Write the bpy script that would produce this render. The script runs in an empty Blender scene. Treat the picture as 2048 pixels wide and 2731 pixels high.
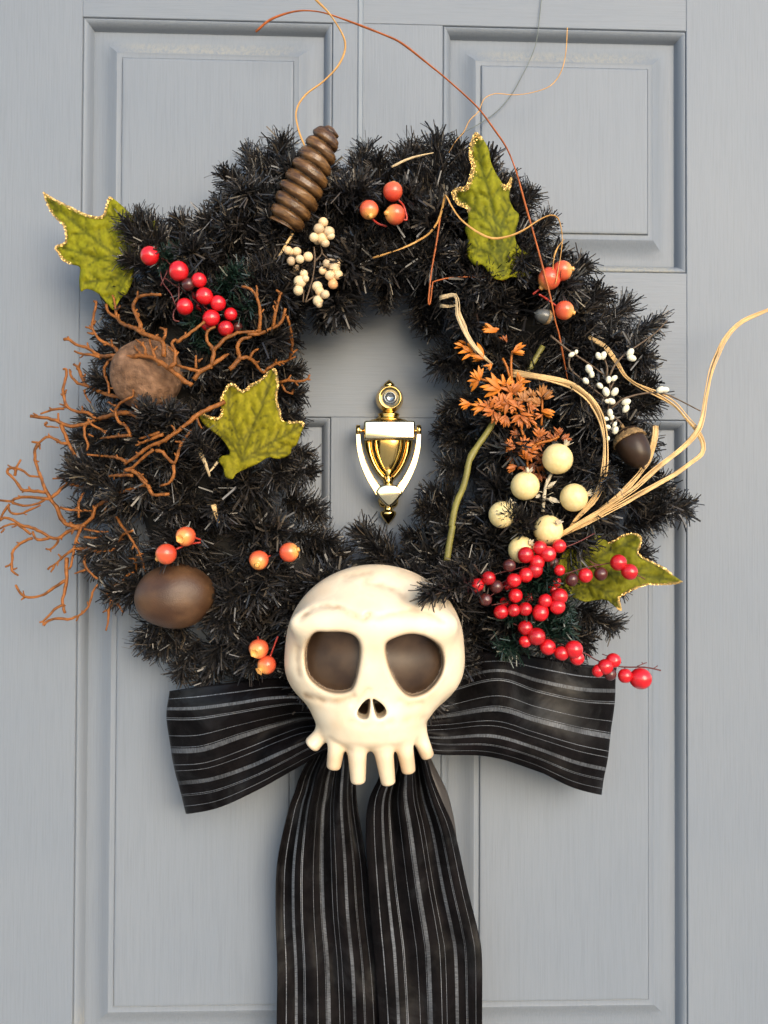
import bpy, math, random
import numpy as np
from mathutils import Vector, Matrix, Quaternion, geometry, noise

random.seed(7)
rng = np.random.default_rng(7)
scene = bpy.context.scene
COL = scene.collection

# ------------------------------------------------------------------ camera
EYE_Z = 1.37                                   # door bottom is z = 0
CAM = Vector((-0.03738, -0.99309, EYE_Z))
YAW, PITCH, ROLL = -0.03558, 0.01847, -0.00433
FPX = 2450.0                                   # focal length in photo pixels (photo 2048 wide)


def cam_axes():
    cy, sy = math.cos(YAW), math.sin(YAW)
    cp, sp = math.cos(PITCH), math.sin(PITCH)
    cr, sr = math.cos(ROLL), math.sin(ROLL)
    Rz = Matrix(((cy, -sy, 0), (sy, cy, 0), (0, 0, 1)))
    Rx = Matrix(((1, 0, 0), (0, cp, -sp), (0, sp, cp)))
    Ry = Matrix(((cr, 0, sr), (0, 1, 0), (-sr, 0, cr)))
    return Rz @ Rx @ Ry


AX = cam_axes()
RIGHT, FWD, UP = AX.col[0].copy(), AX.col[1].copy(), AX.col[2].copy()
cam_data = bpy.data.cameras.new('camera')
cam = bpy.data.objects.new('camera', cam_data)
COL.objects.link(cam)
m = Matrix((RIGHT, UP, -FWD)).transposed().to_4x4()
m.translation = CAM
cam.matrix_world = m
cam_data.sensor_fit = 'HORIZONTAL'
cam_data.sensor_width = 24.0
cam_data.lens = 24.0 * FPX / 2048.0
cam_data.clip_start = 0.05
cam_data.clip_end = 500
scene.camera = cam

# ------------------------------------------------------------------ sky, sun, exposure
SUN_EL, SUN_AZ = math.radians(18), math.radians(22)      # azimuth measured from straight in front of the door towards the right
sun_dir = Vector((math.sin(SUN_AZ) * math.cos(SUN_EL), -math.cos(SUN_AZ) * math.cos(SUN_EL), math.sin(SUN_EL)))
world = bpy.data.worlds.new("World")
scene.world = world
world.use_nodes = True
wn = world.node_tree
wn.nodes.clear()
sky = wn.nodes.new('ShaderNodeTexSky')
sky.sky_type = 'NISHITA'
sky.sun_disc = False
sky.sun_elevation = SUN_EL
sky.sun_rotation = math.atan2(sun_dir.x, sun_dir.y)
sky.dust_density = 1.0
bg = wn.nodes.new('ShaderNodeBackground')
bg.inputs['Strength'].default_value = 0.15
wo = wn.nodes.new('ShaderNodeOutputWorld')
wn.links.new(sky.outputs[0], bg.inputs[0])
wn.links.new(bg.outputs[0], wo.inputs[0])
sun = bpy.data.lights.new('sun', 'SUN')
sun.energy = 1.15
sun.angle = math.radians(40)
sun.color = (1.0, 0.90, 0.77)
so = bpy.data.objects.new('sun', sun)
COL.objects.link(so)
so.location = (1, -3, 4)
so.rotation_euler = (-sun_dir).to_track_quat('-Z', 'Y').to_euler()
scene.view_settings.view_transform = 'Standard'
scene.view_settings.look = 'None'
scene.view_settings.gamma = 1.0
scene.view_settings.exposure = 1.08


# ------------------------------------------------------------------ helpers: photo measurement -> place in the world
def P(px, py, d):
    """the point that lies d metres in front of the door on the line of sight of photo pixel (px, py)"""
    ray = FWD + RIGHT * ((px - 1024.0) / FPX) - UP * ((py - 1365.5) / FPX)
    t = (-d - CAM.y) / ray.y
    return CAM + ray * t


def S(px, d):
    """length in metres of px photo pixels at d metres in front of the door"""
    return px * (0.993 - d) / FPX


class Z:
    """coordinates read off an enlarged crop of the photo"""
    def __init__(self, x0, y0, f):
        self.x0, self.y0, self.f = x0, y0, f

    def n(self, x, y):
        return (self.x0 + x / self.f, self.y0 + y / self.f)

    def p(self, x, y, d):
        return P(self.x0 + x / self.f, self.y0 + y / self.f, d)

    def s(self, r, d):
        return S(r / self.f, d)


U = Z(0, 0, 1659 / 2048)
ZA = Z(900, 980, 4.914)          # knocker
Z3 = Z(0, 450, 2.37)
Z4 = Z(500, 300, 2.37)
Z5 = Z(1100, 300, 2.37)
ZB1 = Z(0, 750, 2.765)
ZB2 = Z(0, 1150, 2.765)
ZC = Z(1100, 750, 2.765)
ZC2 = Z(1180, 880, 4.366)
ZL3 = Z(450, 900, 3.318)
ZW = Z(1450, 800, 2.774)
ZR = Z(1180, 1350, 2.37)
ZS = Z(720, 1450, 2.9625)
ZT = Z(600, 2000, 2.074)
ZK = Z(440, 1740, 3.95)
ZM = Z(1120, 1720, 2.9625)


def ring_front(px, py):
    """how far the front of the wreath stands off the door at a photo pixel"""
    dx, dy = (px - 988) / 494.0, (py - 1130) / 531.0
    r = math.hypot(dx, dy)
    q = abs(r - 1.0) * 512 / 230.0
    return 0.05 + 0.058 * math.sqrt(max(0.0, 1 - min(1, q) ** 2))


class MB:
    def __init__(self):
        self.v, self.f, self.uv, self.c, self.mi = [], [], [], [], []

    def add(self, vs, fs, cs=None, uvs=None, mi=0):
        o = len(self.v)
        self.v.extend([tuple(p) for p in vs])
        self.f.extend([tuple(i + o for i in f) for f in fs])
        self.mi.extend([mi] * len(fs))
        if cs is not None:
            self.c.extend(cs)
        if uvs is not None:
            self.uv.extend(uvs)

    def build(self, name, mats, parent=None, smooth=True, origin=None):
        if origin is None:
            origin = parent_origin(parent)
        me = bpy.data.meshes.new(name)
        ox, oy, oz = origin
        me.from_pydata([(x - ox, y - oy, z - oz) for x, y, z in self.v], [], self.f)
        if not isinstance(mats, (list, tuple)):
            mats = [mats]
        for mt in mats:
            me.materials.append(mt)
        if len(mats) > 1:
            me.polygons.foreach_set('material_index', self.mi)
        if self.c:
            a = me.attributes.new('tint', 'FLOAT_COLOR', 'POINT')
            a.data.foreach_set('color', np.array(self.c, dtype=np.float32).ravel())
        if self.uv:
            ul = me.uv_layers.new(name='uv')
            li = np.zeros(len(me.loops), dtype=np.int32)
            me.loops.foreach_get('vertex_index', li)
            ul.data.foreach_set('uv', np.array(self.uv, dtype=np.float32)[li].ravel())
        if smooth:
            me.shade_smooth()
        me.update()
        o = bpy.data.objects.new(name, me)
        COL.objects.link(o)
        if parent is not None:
            o.parent = parent
            o.location = Vector(origin) - Vector(parent_origin(parent))
        else:
            o.location = origin
        return o


ORIG = {}


def parent_origin(p):
    if p is None:
        return Vector((0, 0, 0))
    return ORIG.get(p.name, Vector((0, 0, 0)))


def tag(o, label=None, cat=None, group=None, kind=None):
    if label:
        o['label'] = label
    if cat:
        o['category'] = cat
    if group:
        o['group'] = group
    if kind:
        o['kind'] = kind
    return o


def thing(name, label, cat, loc, group=None):
    o = bpy.data.objects.new(name, None)
    o.empty_display_size = 0.02
    COL.objects.link(o)
    o.location = loc
    ORIG[o.name] = Vector(loc)
    return tag(o, label, cat, group)


def inst(name, me, parent, loc, scale=1.0, rot=None, mat=None):
    o = bpy.data.objects.new(name, me)
    COL.objects.link(o)
    o.parent = parent
    o.location = Vector(loc) - parent_origin(parent)
    if isinstance(scale, (int, float)):
        scale = (scale,) * 3
    o.scale = scale
    if rot is not None:
        o.rotation_mode = 'QUATERNION'
        o.rotation_quaternion = rot
    ORIG[o.name] = Vector(loc)
    return o


def smooth_path(pts, step=None, n=None):
    """Catmull-Rom through points (any dimension)"""
    pts = [np.array(p, float) for p in pts]
    if len(pts) == 2:
        pts = [pts[0], (pts[0] + pts[1]) / 2, pts[1]]
    q = [2 * pts[0] - pts[1]] + pts + [2 * pts[-1] - pts[-2]]
    out = []
    for i in range(1, len(q) - 2):
        a, b, c, d = q[i - 1:i + 3]
        k = n if n else max(2, int(np.linalg.norm((c - b)[:3]) / step))
        for j in range(k):
            t = j / k
            out.append(0.5 * ((2 * b) + (-a + c) * t + (2 * a - 5 * b + 4 * c - d) * t * t + (-a + 3 * b - 3 * c + d) * t ** 3))
    out.append(pts[-1])
    return out


def tube(mb, pts, rad, n=7, flat=1.0, twist=0.0, knob=0.0, seed=0, wide_dir=None, col=None, cap=True):
    """a tube along pts with radius rad (number or list); flat < 1 squeezes it into a ribbon that turns by twist radians"""
    pts = [Vector(p[:3]) for p in pts]
    k = len(pts)
    if not hasattr(rad, '__len__'):
        rad = [rad] * k
    vs, fs = [], []
    t0 = (pts[1] - pts[0]).normalized()
    ref = wide_dir or Vector((0, -1, 0))
    nrm = ref - t0 * ref.dot(t0)
    if nrm.length < 1e-4:
        nrm = t0.orthogonal()
    nrm.normalize()
    for i in range(k):
        t = (pts[min(i + 1, k - 1)] - pts[max(i - 1, 0)])
        t = t.normalized() if t.length > 1e-9 else t0
        nrm = nrm - t * nrm.dot(t)
        nrm = nrm.normalized() if nrm.length > 1e-6 else t.orthogonal().normalized()
        b = t.cross(nrm)
        tw = twist * i / max(1, k - 1)
        ct, st = math.cos(tw), math.sin(tw)
        e1, e2 = nrm * ct + b * st, -nrm * st + b * ct
        r = rad[i]
        for j in range(n):
            a = 2 * math.pi * j / n
            rr = r
            if knob:
                rr = r * (1 + knob * noise.noise(Vector((i * 0.9 + seed, j * 1.7, seed * 3.1))))
            vs.append(pts[i] + e1 * (math.cos(a) * rr * flat) + e2 * (math.sin(a) * rr))
    for i in range(k - 1):
        for j in range(n):
            fs.append((i * n + j, i * n + (j + 1) % n, (i + 1) * n + (j + 1) % n, (i + 1) * n + j))
    if cap:
        fs.append(tuple(range(n))[::-1])
        fs.append(tuple((k - 1) * n + j for j in range(n)))
    mb.add(vs, fs, cs=[col] * len(vs) if col else None)


def lathe(mb, prof, origin, axis, side=None, n=24, sx=1.0, sy=1.0, fn=None, cols=None):
    """prof: (radius, height along axis); sx, sy squeeze along the side vector and the third one"""
    axis = Vector(axis).normalized()
    e1 = Vector(side) if side else axis.orthogonal()
    e1 = (e1 - axis * e1.dot(axis)).normalized()
    e2 = axis.cross(e1)
    o = Vector(origin)
    vs, fs, cs = [], [], []
    for i, (r, h) in enumerate(prof):
        for j in range(n):
            a = 2 * math.pi * j / n
            rr = r * (fn(a, h) if fn else 1)
            vs.append(o + axis * h + e1 * (math.cos(a) * rr * sx) + e2 * (math.sin(a) * rr * sy))
            if cols:
                cs.append(cols[i])
    for i in range(len(prof) - 1):
        for j in range(n):
            fs.append((i * n + j, i * n + (j + 1) % n, (i + 1) * n + (j + 1) % n, (i + 1) * n + j))
    fs.append(tuple(range(n))[::-1])
    fs.append(tuple((len(prof) - 1) * n + j for j in range(n)))
    mb.add(vs, fs, cs=cs if cols else None)


def sphere_prof(r, k=12, squash=1.0):
    return [(max(1e-5, r * math.sin(math.pi * i / k)), -r * squash * math.cos(math.pi * i / k)) for i in range(k + 1)]


# ------------------------------------------------------------------ materials
def mat(name):
    mt = bpy.data.materials.new(name)
    mt.use_nodes = True
    nt = mt.node_tree
    b = nt.nodes['Principled BSDF']
    return mt, nt, b


def N(nt, typ, **kw):
    nd = nt.nodes.new(typ)
    for k, v in kw.items():
        if k in nd.inputs:
            nd.inputs[k].default_value = v
        else:
            setattr(nd, k, v)
    return nd


def ramp(nt, stops, interp='LINEAR'):
    nd = nt.nodes.new('ShaderNodeValToRGB')
    cr = nd.color_ramp
    cr.interpolation = interp
    while len(cr.elements) < len(stops):
        cr.elements.new(0.5)
    for e, (p, c) in zip(cr.elements, stops):
        e.position = p
        e.color = (*c, 1) if len(c) == 3 else c
    return nd


def mix(nt, fac, a, b, mode='MIX'):
    nd = nt.nodes.new('ShaderNodeMix')
    nd.data_type = 'RGBA'
    nd.blend_type = mode
    for sock, val in ((0, fac), (6, a), (7, b)):
        if hasattr(val, 'is_output'):
            nt.links.new(val, nd.inputs[sock])
        else:
            nd.inputs[sock].default_value = val if sock == 0 else (*val, 1)
    return nd.outputs[2]


def coords(nt, kind='Object', scale=(1, 1, 1), rot=(0, 0, 0)):
    tc = nt.nodes.new('ShaderNodeTexCoord')
    mp = nt.nodes.new('ShaderNodeMapping')
    mp.inputs['Scale'].default_value = scale
    mp.inputs['Rotation'].default_value = rot
    nt.links.new(tc.outputs[kind], mp.inputs[0])
    return mp.outputs[0]


def noise_tex(nt, vec, scale, detail=4, rough=0.55, dist=0.0):
    nd = N(nt, 'ShaderNodeTexNoise', Scale=scale, Detail=detail, Roughness=rough, Distortion=dist)
    nt.links.new(vec, nd.inputs['Vector'])
    return nd.outputs['Fac']


def bump(nt, b, height, strength=0.3, dist=0.001, prev=None):
    nd = N(nt, 'ShaderNodeBump', Strength=strength, Distance=dist)
    nt.links.new(height, nd.inputs['Height'])
    if prev is not None:
        nt.links.new(prev, nd.inputs['Normal'])
    nt.links.new(nd.outputs[0], b.inputs['Normal'])
    return nd.outputs[0]


def simple(name, base, rough=0.5, metal=0.0, var=0.25, scale=60, bumps=0.0, bscale=200, coat=0.0, spec=0.5, bdist=0.0006, sss=0.0):
    mt, nt, b = mat(name)
    v = coords(nt)
    f = noise_tex(nt, v, scale)
    lo = tuple(c * (1 - var) for c in base)
    hi = tuple(min(1, c * (1 + var)) for c in base)
    r = ramp(nt, [(0.3, lo), (0.7, hi)])
    nt.links.new(f, r.inputs[0])
    nt.links.new(r.outputs[0], b.inputs['Base Color'])
    b.inputs['Roughness'].default_value = rough
    b.inputs['Metallic'].default_value = metal
    b.inputs['Coat Weight'].default_value = coat
    b.inputs['Coat Roughness'].default_value = 0.12
    b.inputs['Specular IOR Level'].default_value = spec
    if sss:
        b.inputs['Subsurface Weight'].default_value = sss
        b.inputs['Subsurface Radius'].default_value = (0.004, 0.002, 0.001)
    if 'berry' in name:
        oi = nt.nodes.new('ShaderNodeObjectInfo')
        orp = ramp(nt, [(0.0, (0.66, 0.60, 0.60)), (0.5, (1, 1, 1)), (1.0, (1.0, 0.88, 0.8))])
        nt.links.new(oi.outputs['Random'], orp.inputs[0])
        nt.links.new(mix(nt, 1.0, r.outputs[0], orp.outputs[0], 'MULTIPLY'), b.inputs['Base Color'])
    if bumps:
        bump(nt, b, noise_tex(nt, v, bscale, 6), bumps, bdist)
    return mt


def door_paint(name, vertical=True):
    """grey-blue paint on embossed wood grain"""
    mt, nt, b = mat(name)
    sc = (1, 1, 0.035) if vertical else (0.035, 1, 1)
    v = coords(nt, 'Object', sc)
    fine = noise_tex(nt, v, 520, 5, 0.65, 0.2)
    v2 = coords(nt, 'Object', (1, 1, 0.09) if vertical else (0.09, 1, 1))
    broad = noise_tex(nt, v2, 90, 3, 0.5, 0.4)
    vv = coords(nt, 'Object')
    cloud = noise_tex(nt, vv, 5, 3)
    base = ramp(nt, [(0.3, (0.188, 0.215, 0.254)), (0.7, (0.204, 0.228, 0.262))])
    nt.links.new(cloud, base.inputs[0])
    gr = ramp(nt, [(0.30, (0.92, 0.92, 0.92)), (0.55, (1, 1, 1))])
    nt.links.new(fine, gr.inputs[0])
    c = mix(nt, 1.0, base.outputs[0], gr.outputs[0], 'MULTIPLY')
    # pale beige tint on ledges that face upwards (attribute), broken up along the grain
    at = N(nt, 'ShaderNodeAttribute', attribute_name='tint')
    vd = coords(nt, 'Object', (1, 1, 0.16) if vertical else (0.16, 1, 1))
    dn = noise_tex(nt, vd, 300, 4, 0.7, 0.6)
    dr = ramp(nt, [(0.35, (0, 0, 0)), (0.6, (1, 1, 1))])
    nt.links.new(dn, dr.inputs[0])
    mm = N(nt, 'ShaderNodeMath', operation='MULTIPLY')
    sp = nt.nodes.new('ShaderNodeSeparateColor')
    nt.links.new(at.outputs['Color'], sp.inputs[0])
    nt.links.new(sp.outputs[0], mm.inputs[0])
    nt.links.new(dr.outputs[0], mm.inputs[1])
    c = mix(nt, mm.outputs[0], c, (0.42, 0.38, 0.27))
    nt.links.new(c, b.inputs['Base Color'])
    b.inputs['Roughness'].default_value = 0.5
    b.inputs['Specular IOR Level'].default_value = 0.3
    n1 = bump(nt, b, broad, 0.16, 0.0012)
    bump(nt, b, fine, 0.36, 0.0007, n1)
    return mt


def attr_mat(name, rough=0.5, coat=0.0, bumps=0.0, bscale=300, bdist=0.0005, spec=0.5, var=0.15, metal=0.0, sheen=0.0):
    """base colour from the mesh attribute 'tint' with a little mottling"""
    mt, nt, b = mat(name)
    at = N(nt, 'ShaderNodeAttribute', attribute_name='tint')
    v = coords(nt)
    f = noise_tex(nt, v, 90, 5)
    r = ramp(nt, [(0.3, (1 - var,) * 3), (0.7, (1, 1, 1))])
    nt.links.new(f, r.inputs[0])
    c = mix(nt, 1.0, at.outputs['Color'], r.outputs[0], 'MULTIPLY')
    nt.links.new(c, b.inputs['Base Color'])
    b.inputs['Roughness'].default_value = rough
    b.inputs['Coat Weight'].default_value = coat
    b.inputs['Coat Roughness'].default_value = 0.15
    b.inputs['Metallic'].default_value = metal
    b.inputs['Specular IOR Level'].default_value = spec
    b.inputs['Sheen Weight'].default_value = sheen
    if bumps:
        bump(nt, b, noise_tex(nt, v, bscale, 6), bumps, bdist)
    return mt


def needle_mat(name, stops, rough=0.3):
    mt, nt, b = mat(name)
    g = nt.nodes.new('ShaderNodeNewGeometry')
    oi = nt.nodes.new('ShaderNodeObjectInfo')
    ad = N(nt, 'ShaderNodeMath', operation='ADD')
    nt.links.new(g.outputs['Random Per Island'], ad.inputs[0])
    nt.links.new(oi.outputs['Random'], ad.inputs[1])
    fr = N(nt, 'ShaderNodeMath', operation='FRACT')
    nt.links.new(ad.outputs[0], fr.inputs[0])
    r = ramp(nt, stops)
    nt.links.new(fr.outputs[0], r.inputs[0])
    nt.links.new(r.outputs[0], b.inputs['Base Color'])
    b.inputs['Roughness'].default_value = rough
    b.inputs['Specular IOR Level'].default_value = 0.5
    return mt


M = {}
M['door_v'] = door_paint('door_paint_upright_grain', True)
M['door_h'] = door_paint('door_paint_level_grain', False)
M['needle'] = needle_mat('black_needles', [(0.0, (0.0095, 0.0095, 0.0105)), (0.5, (0.017, 0.0165, 0.0175)), (0.80, (0.034, 0.029, 0.027)), (0.95, (0.07, 0.055, 0.041)), (1.0, (0.10, 0.08, 0.055))], 0.30)
M['green_needle'] = needle_mat('dark_green_needles', [(0.0, (0.006, 0.016, 0.012)), (0.7, (0.010, 0.026, 0.018)), (1.0, (0.02, 0.04, 0.028))])
M['core'] = simple('dark_wreath_core', (0.008, 0.007, 0.006), 0.8)
M['brass'] = simple('polished_brass', (0.83, 0.56, 0.19), 0.13, 1.0, 0.06, 25, 0.03, 140)
M['bright_brass'] = simple('pale_polished_brass', (0.93, 0.80, 0.52), 0.16, 1.0, 0.03, 20)
M['lens'] = simple('door_viewer_lens', (0.30, 0.33, 0.36), 0.06, 0.75, 0.2, 120)
M['red'] = simple('red_berry_lacquer', (0.62, 0.010, 0.016), 0.28, 0, 0.10, 40, 0.12, 900, 0.5, bdist=0.0003)
M['dark_red'] = simple('dark_brown_red_berry', (0.085, 0.018, 0.016), 0.33, 0, 0.3, 60, 0.15, 900, 0.4, bdist=0.0003)
M['red_stem'] = simple('red_brown_stem', (0.11, 0.018, 0.016), 0.5, 0, 0.35, 120, 0.3, 900)
M['bright_stem'] = simple('bright_red_stem', (0.42, 0.035, 0.02), 0.4, 0, 0.3, 120)
M['coral'] = simple('rust_orange_twig', (0.235, 0.082, 0.018), 0.5, 0, 0.5, 130, 0.7, 700, 0.0, 0.25, bdist=0.0009)
M['cream_berry'] = simple('cream_berry', (0.78, 0.60, 0.36), 0.42, 0, 0.14, 60, 0.1, 700)
M['peach_berry'] = simple('peach_berry', (0.75, 0.40, 0.18), 0.42, 0, 0.14, 60)
M['white_bud'] = simple('ivory_bud', (0.84, 0.78, 0.60), 0.36, 0, 0.08, 60)
M['bud_stem'] = simple('brown_wire_stem', (0.11, 0.07, 0.04), 0.6, 0, 0.3, 200, 0.4, 1200)
M['olive_stem'] = simple('olive_green_bark', (0.19, 0.165, 0.035), 0.48, 0, 0.25, 70, 0.4, 500)
M['straw'] = simple('dry_straw', (0.66, 0.43, 0.19), 0.5, 0, 0.25, 55, 0.6, 400, 0, 0.3)
M['pale_straw'] = simple('pale_straw', (0.58, 0.43, 0.24), 0.55, 0, 0.3, 55, 0.5, 400)
M['orange_twig'] = simple('orange_brown_vine', (0.38, 0.10, 0.025), 0.45, 0, 0.3, 80, 0, 200, 0, 0.25)
M['tan_twig'] = simple('tan_vine', (0.55, 0.29, 0.085), 0.45, 0, 0.25, 80, 0, 200, 0, 0.3)
M['grey_fibre'] = simple('grey_fibre', (0.12, 0.14, 0.125), 0.5, 0, 0.2, 80)  # grey of the strand that imitates a cast shadow
M['acorn_cap'] = simple('acorn_cap', (0.27, 0.165, 0.07), 0.85, 0, 0.5, 260, 1.0, 420, bdist=0.002)
M['acorn'] = simple('dark_acorn_shell', (0.036, 0.020, 0.012), 0.36, 0, 0.3, 40, 0.1, 300, 0.05, 0.25)
M['grey_acorn'] = simple('grey_acorn_shell', (0.085, 0.085, 0.078), 0.36, 0, 0.35, 120, 0.2, 500, 0.3)
M['strap'] = simple('grey_hanging_strap', (0.205, 0.235, 0.272), 0.5, 0, 0.05, 30)
M['gold'] = simple('gold_glitter', (0.66, 0.43, 0.15), 0.34, 1.0, 0.3, 900)
M['calyx'] = simple('papery_calyx', (0.60, 0.52, 0.38), 0.6, 0, 0.35, 150)
M['satin'] = simple('grey_satin_underside', (0.055, 0.048, 0.046), 0.38, 0, 0.1, 30)
M['ground'] = simple('pale_concrete', (0.36, 0.33, 0.29), 0.9, 0, 0.15, 1.2, 0.3, 40)
M['hip'] = attr_mat('orange_hip_skin', 0.30, 0.3, 0.06, 500)
M['leaf'] = attr_mat('velvet_leaf', 0.7, 0, 0.5, 520, 0.0008, 0.18, 0.3)
M['orange_leaf'] = attr_mat('orange_plastic_leaf', 0.42, 0.0, 0.15, 500, spec=0.28)
M['skull'] = attr_mat('painted_resin', 0.40, 0.0, 0.10, 260, 0.0006, 0.45, 0.06)
M['pod'] = attr_mat('brown_polished_pod', 0.27, 0.12, 0.6, 330, 0.0010, 0.4, 0.35)
M['egg'] = attr_mat('brown_gourd', 0.42, 0.0, 0.6, 900, 0.0007, 0.5, 0.25)
M['coconut'] = attr_mat('fibrous_brown_shell', 0.75, 0, 1.0, 260, 0.0022, 0.2, 0.5)


def ball_mat():
    mt, nt, b = mat('cream_ball_skin')
    v = coords(nt)
    f = noise_tex(nt, v, 3.5, 4)
    r = ramp(nt, [(0.3, (0.84, 0.63, 0.26)), (0.55, (0.87, 0.69, 0.33)), (0.75, (0.88, 0.73, 0.40))])
    nt.links.new(f, r.inputs[0])
    nt.links.new(r.outputs[0], b.inputs['Base Color'])
    b.inputs['Roughness'].default_value = 0.36
    bump(nt, b, noise_tex(nt, v, 12, 5), 0.10, 0.05)
    return mt


M['ball'] = ball_mat()


def ribbon_mat():
    """black velvet with woven silver pinstripes running along the ribbon (v = across)"""
    mt, nt, b = mat('striped_black_velvet')
    uv = N(nt, 'ShaderNodeUVMap', uv_map='uv')
    sp = nt.nodes.new('ShaderNodeSeparateXYZ')
    nt.links.new(uv.outputs[0], sp.inputs[0])
    bands = [(0.085, 0.092, .65), (0.172, 0.202, .42), (0.262, 0.269, .85), (0.277, 0.283, .7), (0.395, 0.401, .65), (0.475, 0.480, .55), (0.488, 0.520, .34),
             (0.606, 0.612, .75), (0.655, 0.660, .6), (0.742, 0.770, .32), (0.845, 0.851, .65), (0.858, 0.862, .5), (0.935, 0.940, .6)]
    stops = [(0.0, (0, 0, 0))]
    for a, c, w in bands:
        stops += [(a, (w,) * 3), (c, (0, 0, 0))]
    rp = ramp(nt, stops, 'CONSTANT')
    nt.links.new(sp.outputs[1], rp.inputs[0])
    # woven threads across the stripes, patchy pile
    mp = N(nt, 'ShaderNodeMapping')
    mp.inputs['Scale'].default_value = (260, 18, 1)
    nt.links.new(uv.outputs[0], mp.inputs[0])
    th = noise_tex(nt, mp.outputs[0], 1.0, 3, 0.6)
    thr = ramp(nt, [(0.3, (0.25,) * 3), (0.65, (1, 1, 1))])
    nt.links.new(th, thr.inputs[0])
    ms = mix(nt, 1.0, rp.outputs[0], thr.outputs[0], 'MULTIPLY')
    fd = ramp(nt, [(0.32, (.30,) * 3), (0.65, (1, 1, 1))])
    nt.links.new(noise_tex(nt, coords(nt), 22, 3), fd.inputs[0])
    ms = mix(nt, 1.0, ms, fd.outputs[0], 'MULTIPLY')
    v = coords(nt)
    pile = noise_tex(nt, v, 45, 6, 0.6)
    pr = ramp(nt, [(0.35, (0.003, 0.0027, 0.003)), (0.7, (0.0085, 0.007, 0.0075))])
    nt.links.new(pile, pr.inputs[0])
    c = mix(nt, ms, pr.outputs[0], (0.46, 0.49, 0.54))
    nt.links.new(c, b.inputs['Base Color'])
    bw = nt.nodes.new('ShaderNodeRGBToBW')
    nt.links.new(ms, bw.inputs[0])
    rr = ramp(nt, [(0.0, (0.42,) * 3), (1.0, (0.34,) * 3)])
    nt.links.new(bw.outputs[0], rr.inputs[0])
    nt.links.new(rr.outputs[0], b.inputs['Roughness'])
    md = N(nt, 'ShaderNodeMath', operation='MULTIPLY')
    md.inputs[1].default_value = 0.9
    nt.links.new(bw.outputs[0], md.inputs[0])
    nt.links.new(md.outputs[0], b.inputs['Metallic'])
    b.inputs['Sheen Weight'].default_value = 0.0
    big = noise_tex(nt, coords(nt, 'Object', (1, 1, 1)), 16, 4, 0.6, 0.5)
    br = ramp(nt, [(0.38, (0.03,) * 3), (0.54, (0.09,) * 3), (0.70, (0.40,) * 3)])
    nt.links.new(big, br.inputs[0])
    nt.links.new(br.outputs[0], b.inputs['Specular IOR Level'])
    n1 = bump(nt, b, noise_tex(nt, v, 1500, 4, 0.7), 0.35, 0.0005)
    bump(nt, b, bw.outputs[0], 0.5, 0.0006, n1)
    return mt


M['ribbon'] = ribbon_mat()

# ------------------------------------------------------------------ ground in front of the door (outside the picture; it bounces the warm daylight)
g = MB()
g.add([(-150, -300, 0), (150, -300, 0), (150, 0.6, 0), (-150, 0.6, 0)], [(0, 1, 2, 3)])
tag(g.build('ground', M['ground'], smooth=False), kind='structure')

# ------------------------------------------------------------------ door
door = thing('door', 'grey blue panelled front door with embossed wood grain behind the wreath', 'door', (0, 0, 0))
T_, M_, N_, B_ = EYE_Z + 0.5516, EYE_Z + 0.2826, EYE_Z + 0.1208, EYE_Z - 0.5516
XL1, XL2, XR1, XR2 = -0.33, -0.06004, 0.06004, 0.33
HW, TOP, TH = 0.457, 2.032, 0.044


def slab(name, x0, x1, z0, z1, mt):
    e = 0.0007
    mb = MB()
    vs = [(x0, TH, z0), (x1, TH, z0), (x1, TH, z1), (x0, TH, z1), (x0, e, z0), (x1, e, z0), (x1, e, z1), (x0, e, z1),
          (x0 + e, 0, z0 + e), (x1 - e, 0, z0 + e), (x1 - e, 0, z1 - e), (x0 + e, 0, z1 - e)]
    fs = [(0, 3, 2, 1), (0, 1, 5, 4), (1, 2, 6, 5), (2, 3, 7, 6), (3, 0, 4, 7), (4, 5, 9, 8), (5, 6, 10, 9), (6, 7, 11, 10), (7, 4, 8, 11), (8, 9, 10, 11)]
    mb.add(vs, fs)
    return mb.build(name, mt, door, smooth=False, origin=((x0 + x1) / 2 + random.random() * .01, 0, (z0 + z1) / 2))


slab('stile', -HW, XL1, 0, TOP, M['door_v'])
slab('stile', XR2, HW, 0, TOP, M['door_v'])
slab('rail', XL1, XR2, T_, TOP, M['door_h'])
slab('rail', XL1, XR2, N_, M_, M['door_h'])
slab('rail', XL1, XR2, 0, B_, M['door_h'])
slab('mullion', XL2, XR1, M_, T_, M['door_v'])
slab('mullion', XL2, XR1, B_, N_, M['door_v'])

# (distance inwards from the opening's edge, depth behind the face)
PROFILE = [(0.0000, 0.0012), (0.0006, 0.0026), (0.0012, 0.0010), (0.0022, 0.0006), (0.0038, 0.0012), (0.0055, 0.0028), (0.0072, 0.0052), (0.0086, 0.0082),
           (0.0094, 0.0108), (0.0100, 0.0118), (0.0108, 0.0116), (0.0150, 0.0114), (0.0200, 0.0107), (0.0250, 0.0091), (0.0295, 0.0068), (0.0330, 0.0046), (0.0355, 0.0032),
           (0.0368, 0.0027), (0.0376, 0.0030), (0.0418, 0.0030), (0.0424, 0.0036), (0.0432, 0.0012), (0.0440, 0.0008), (0.0460, 0.0008), (0.0700, 0.0008)]


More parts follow.
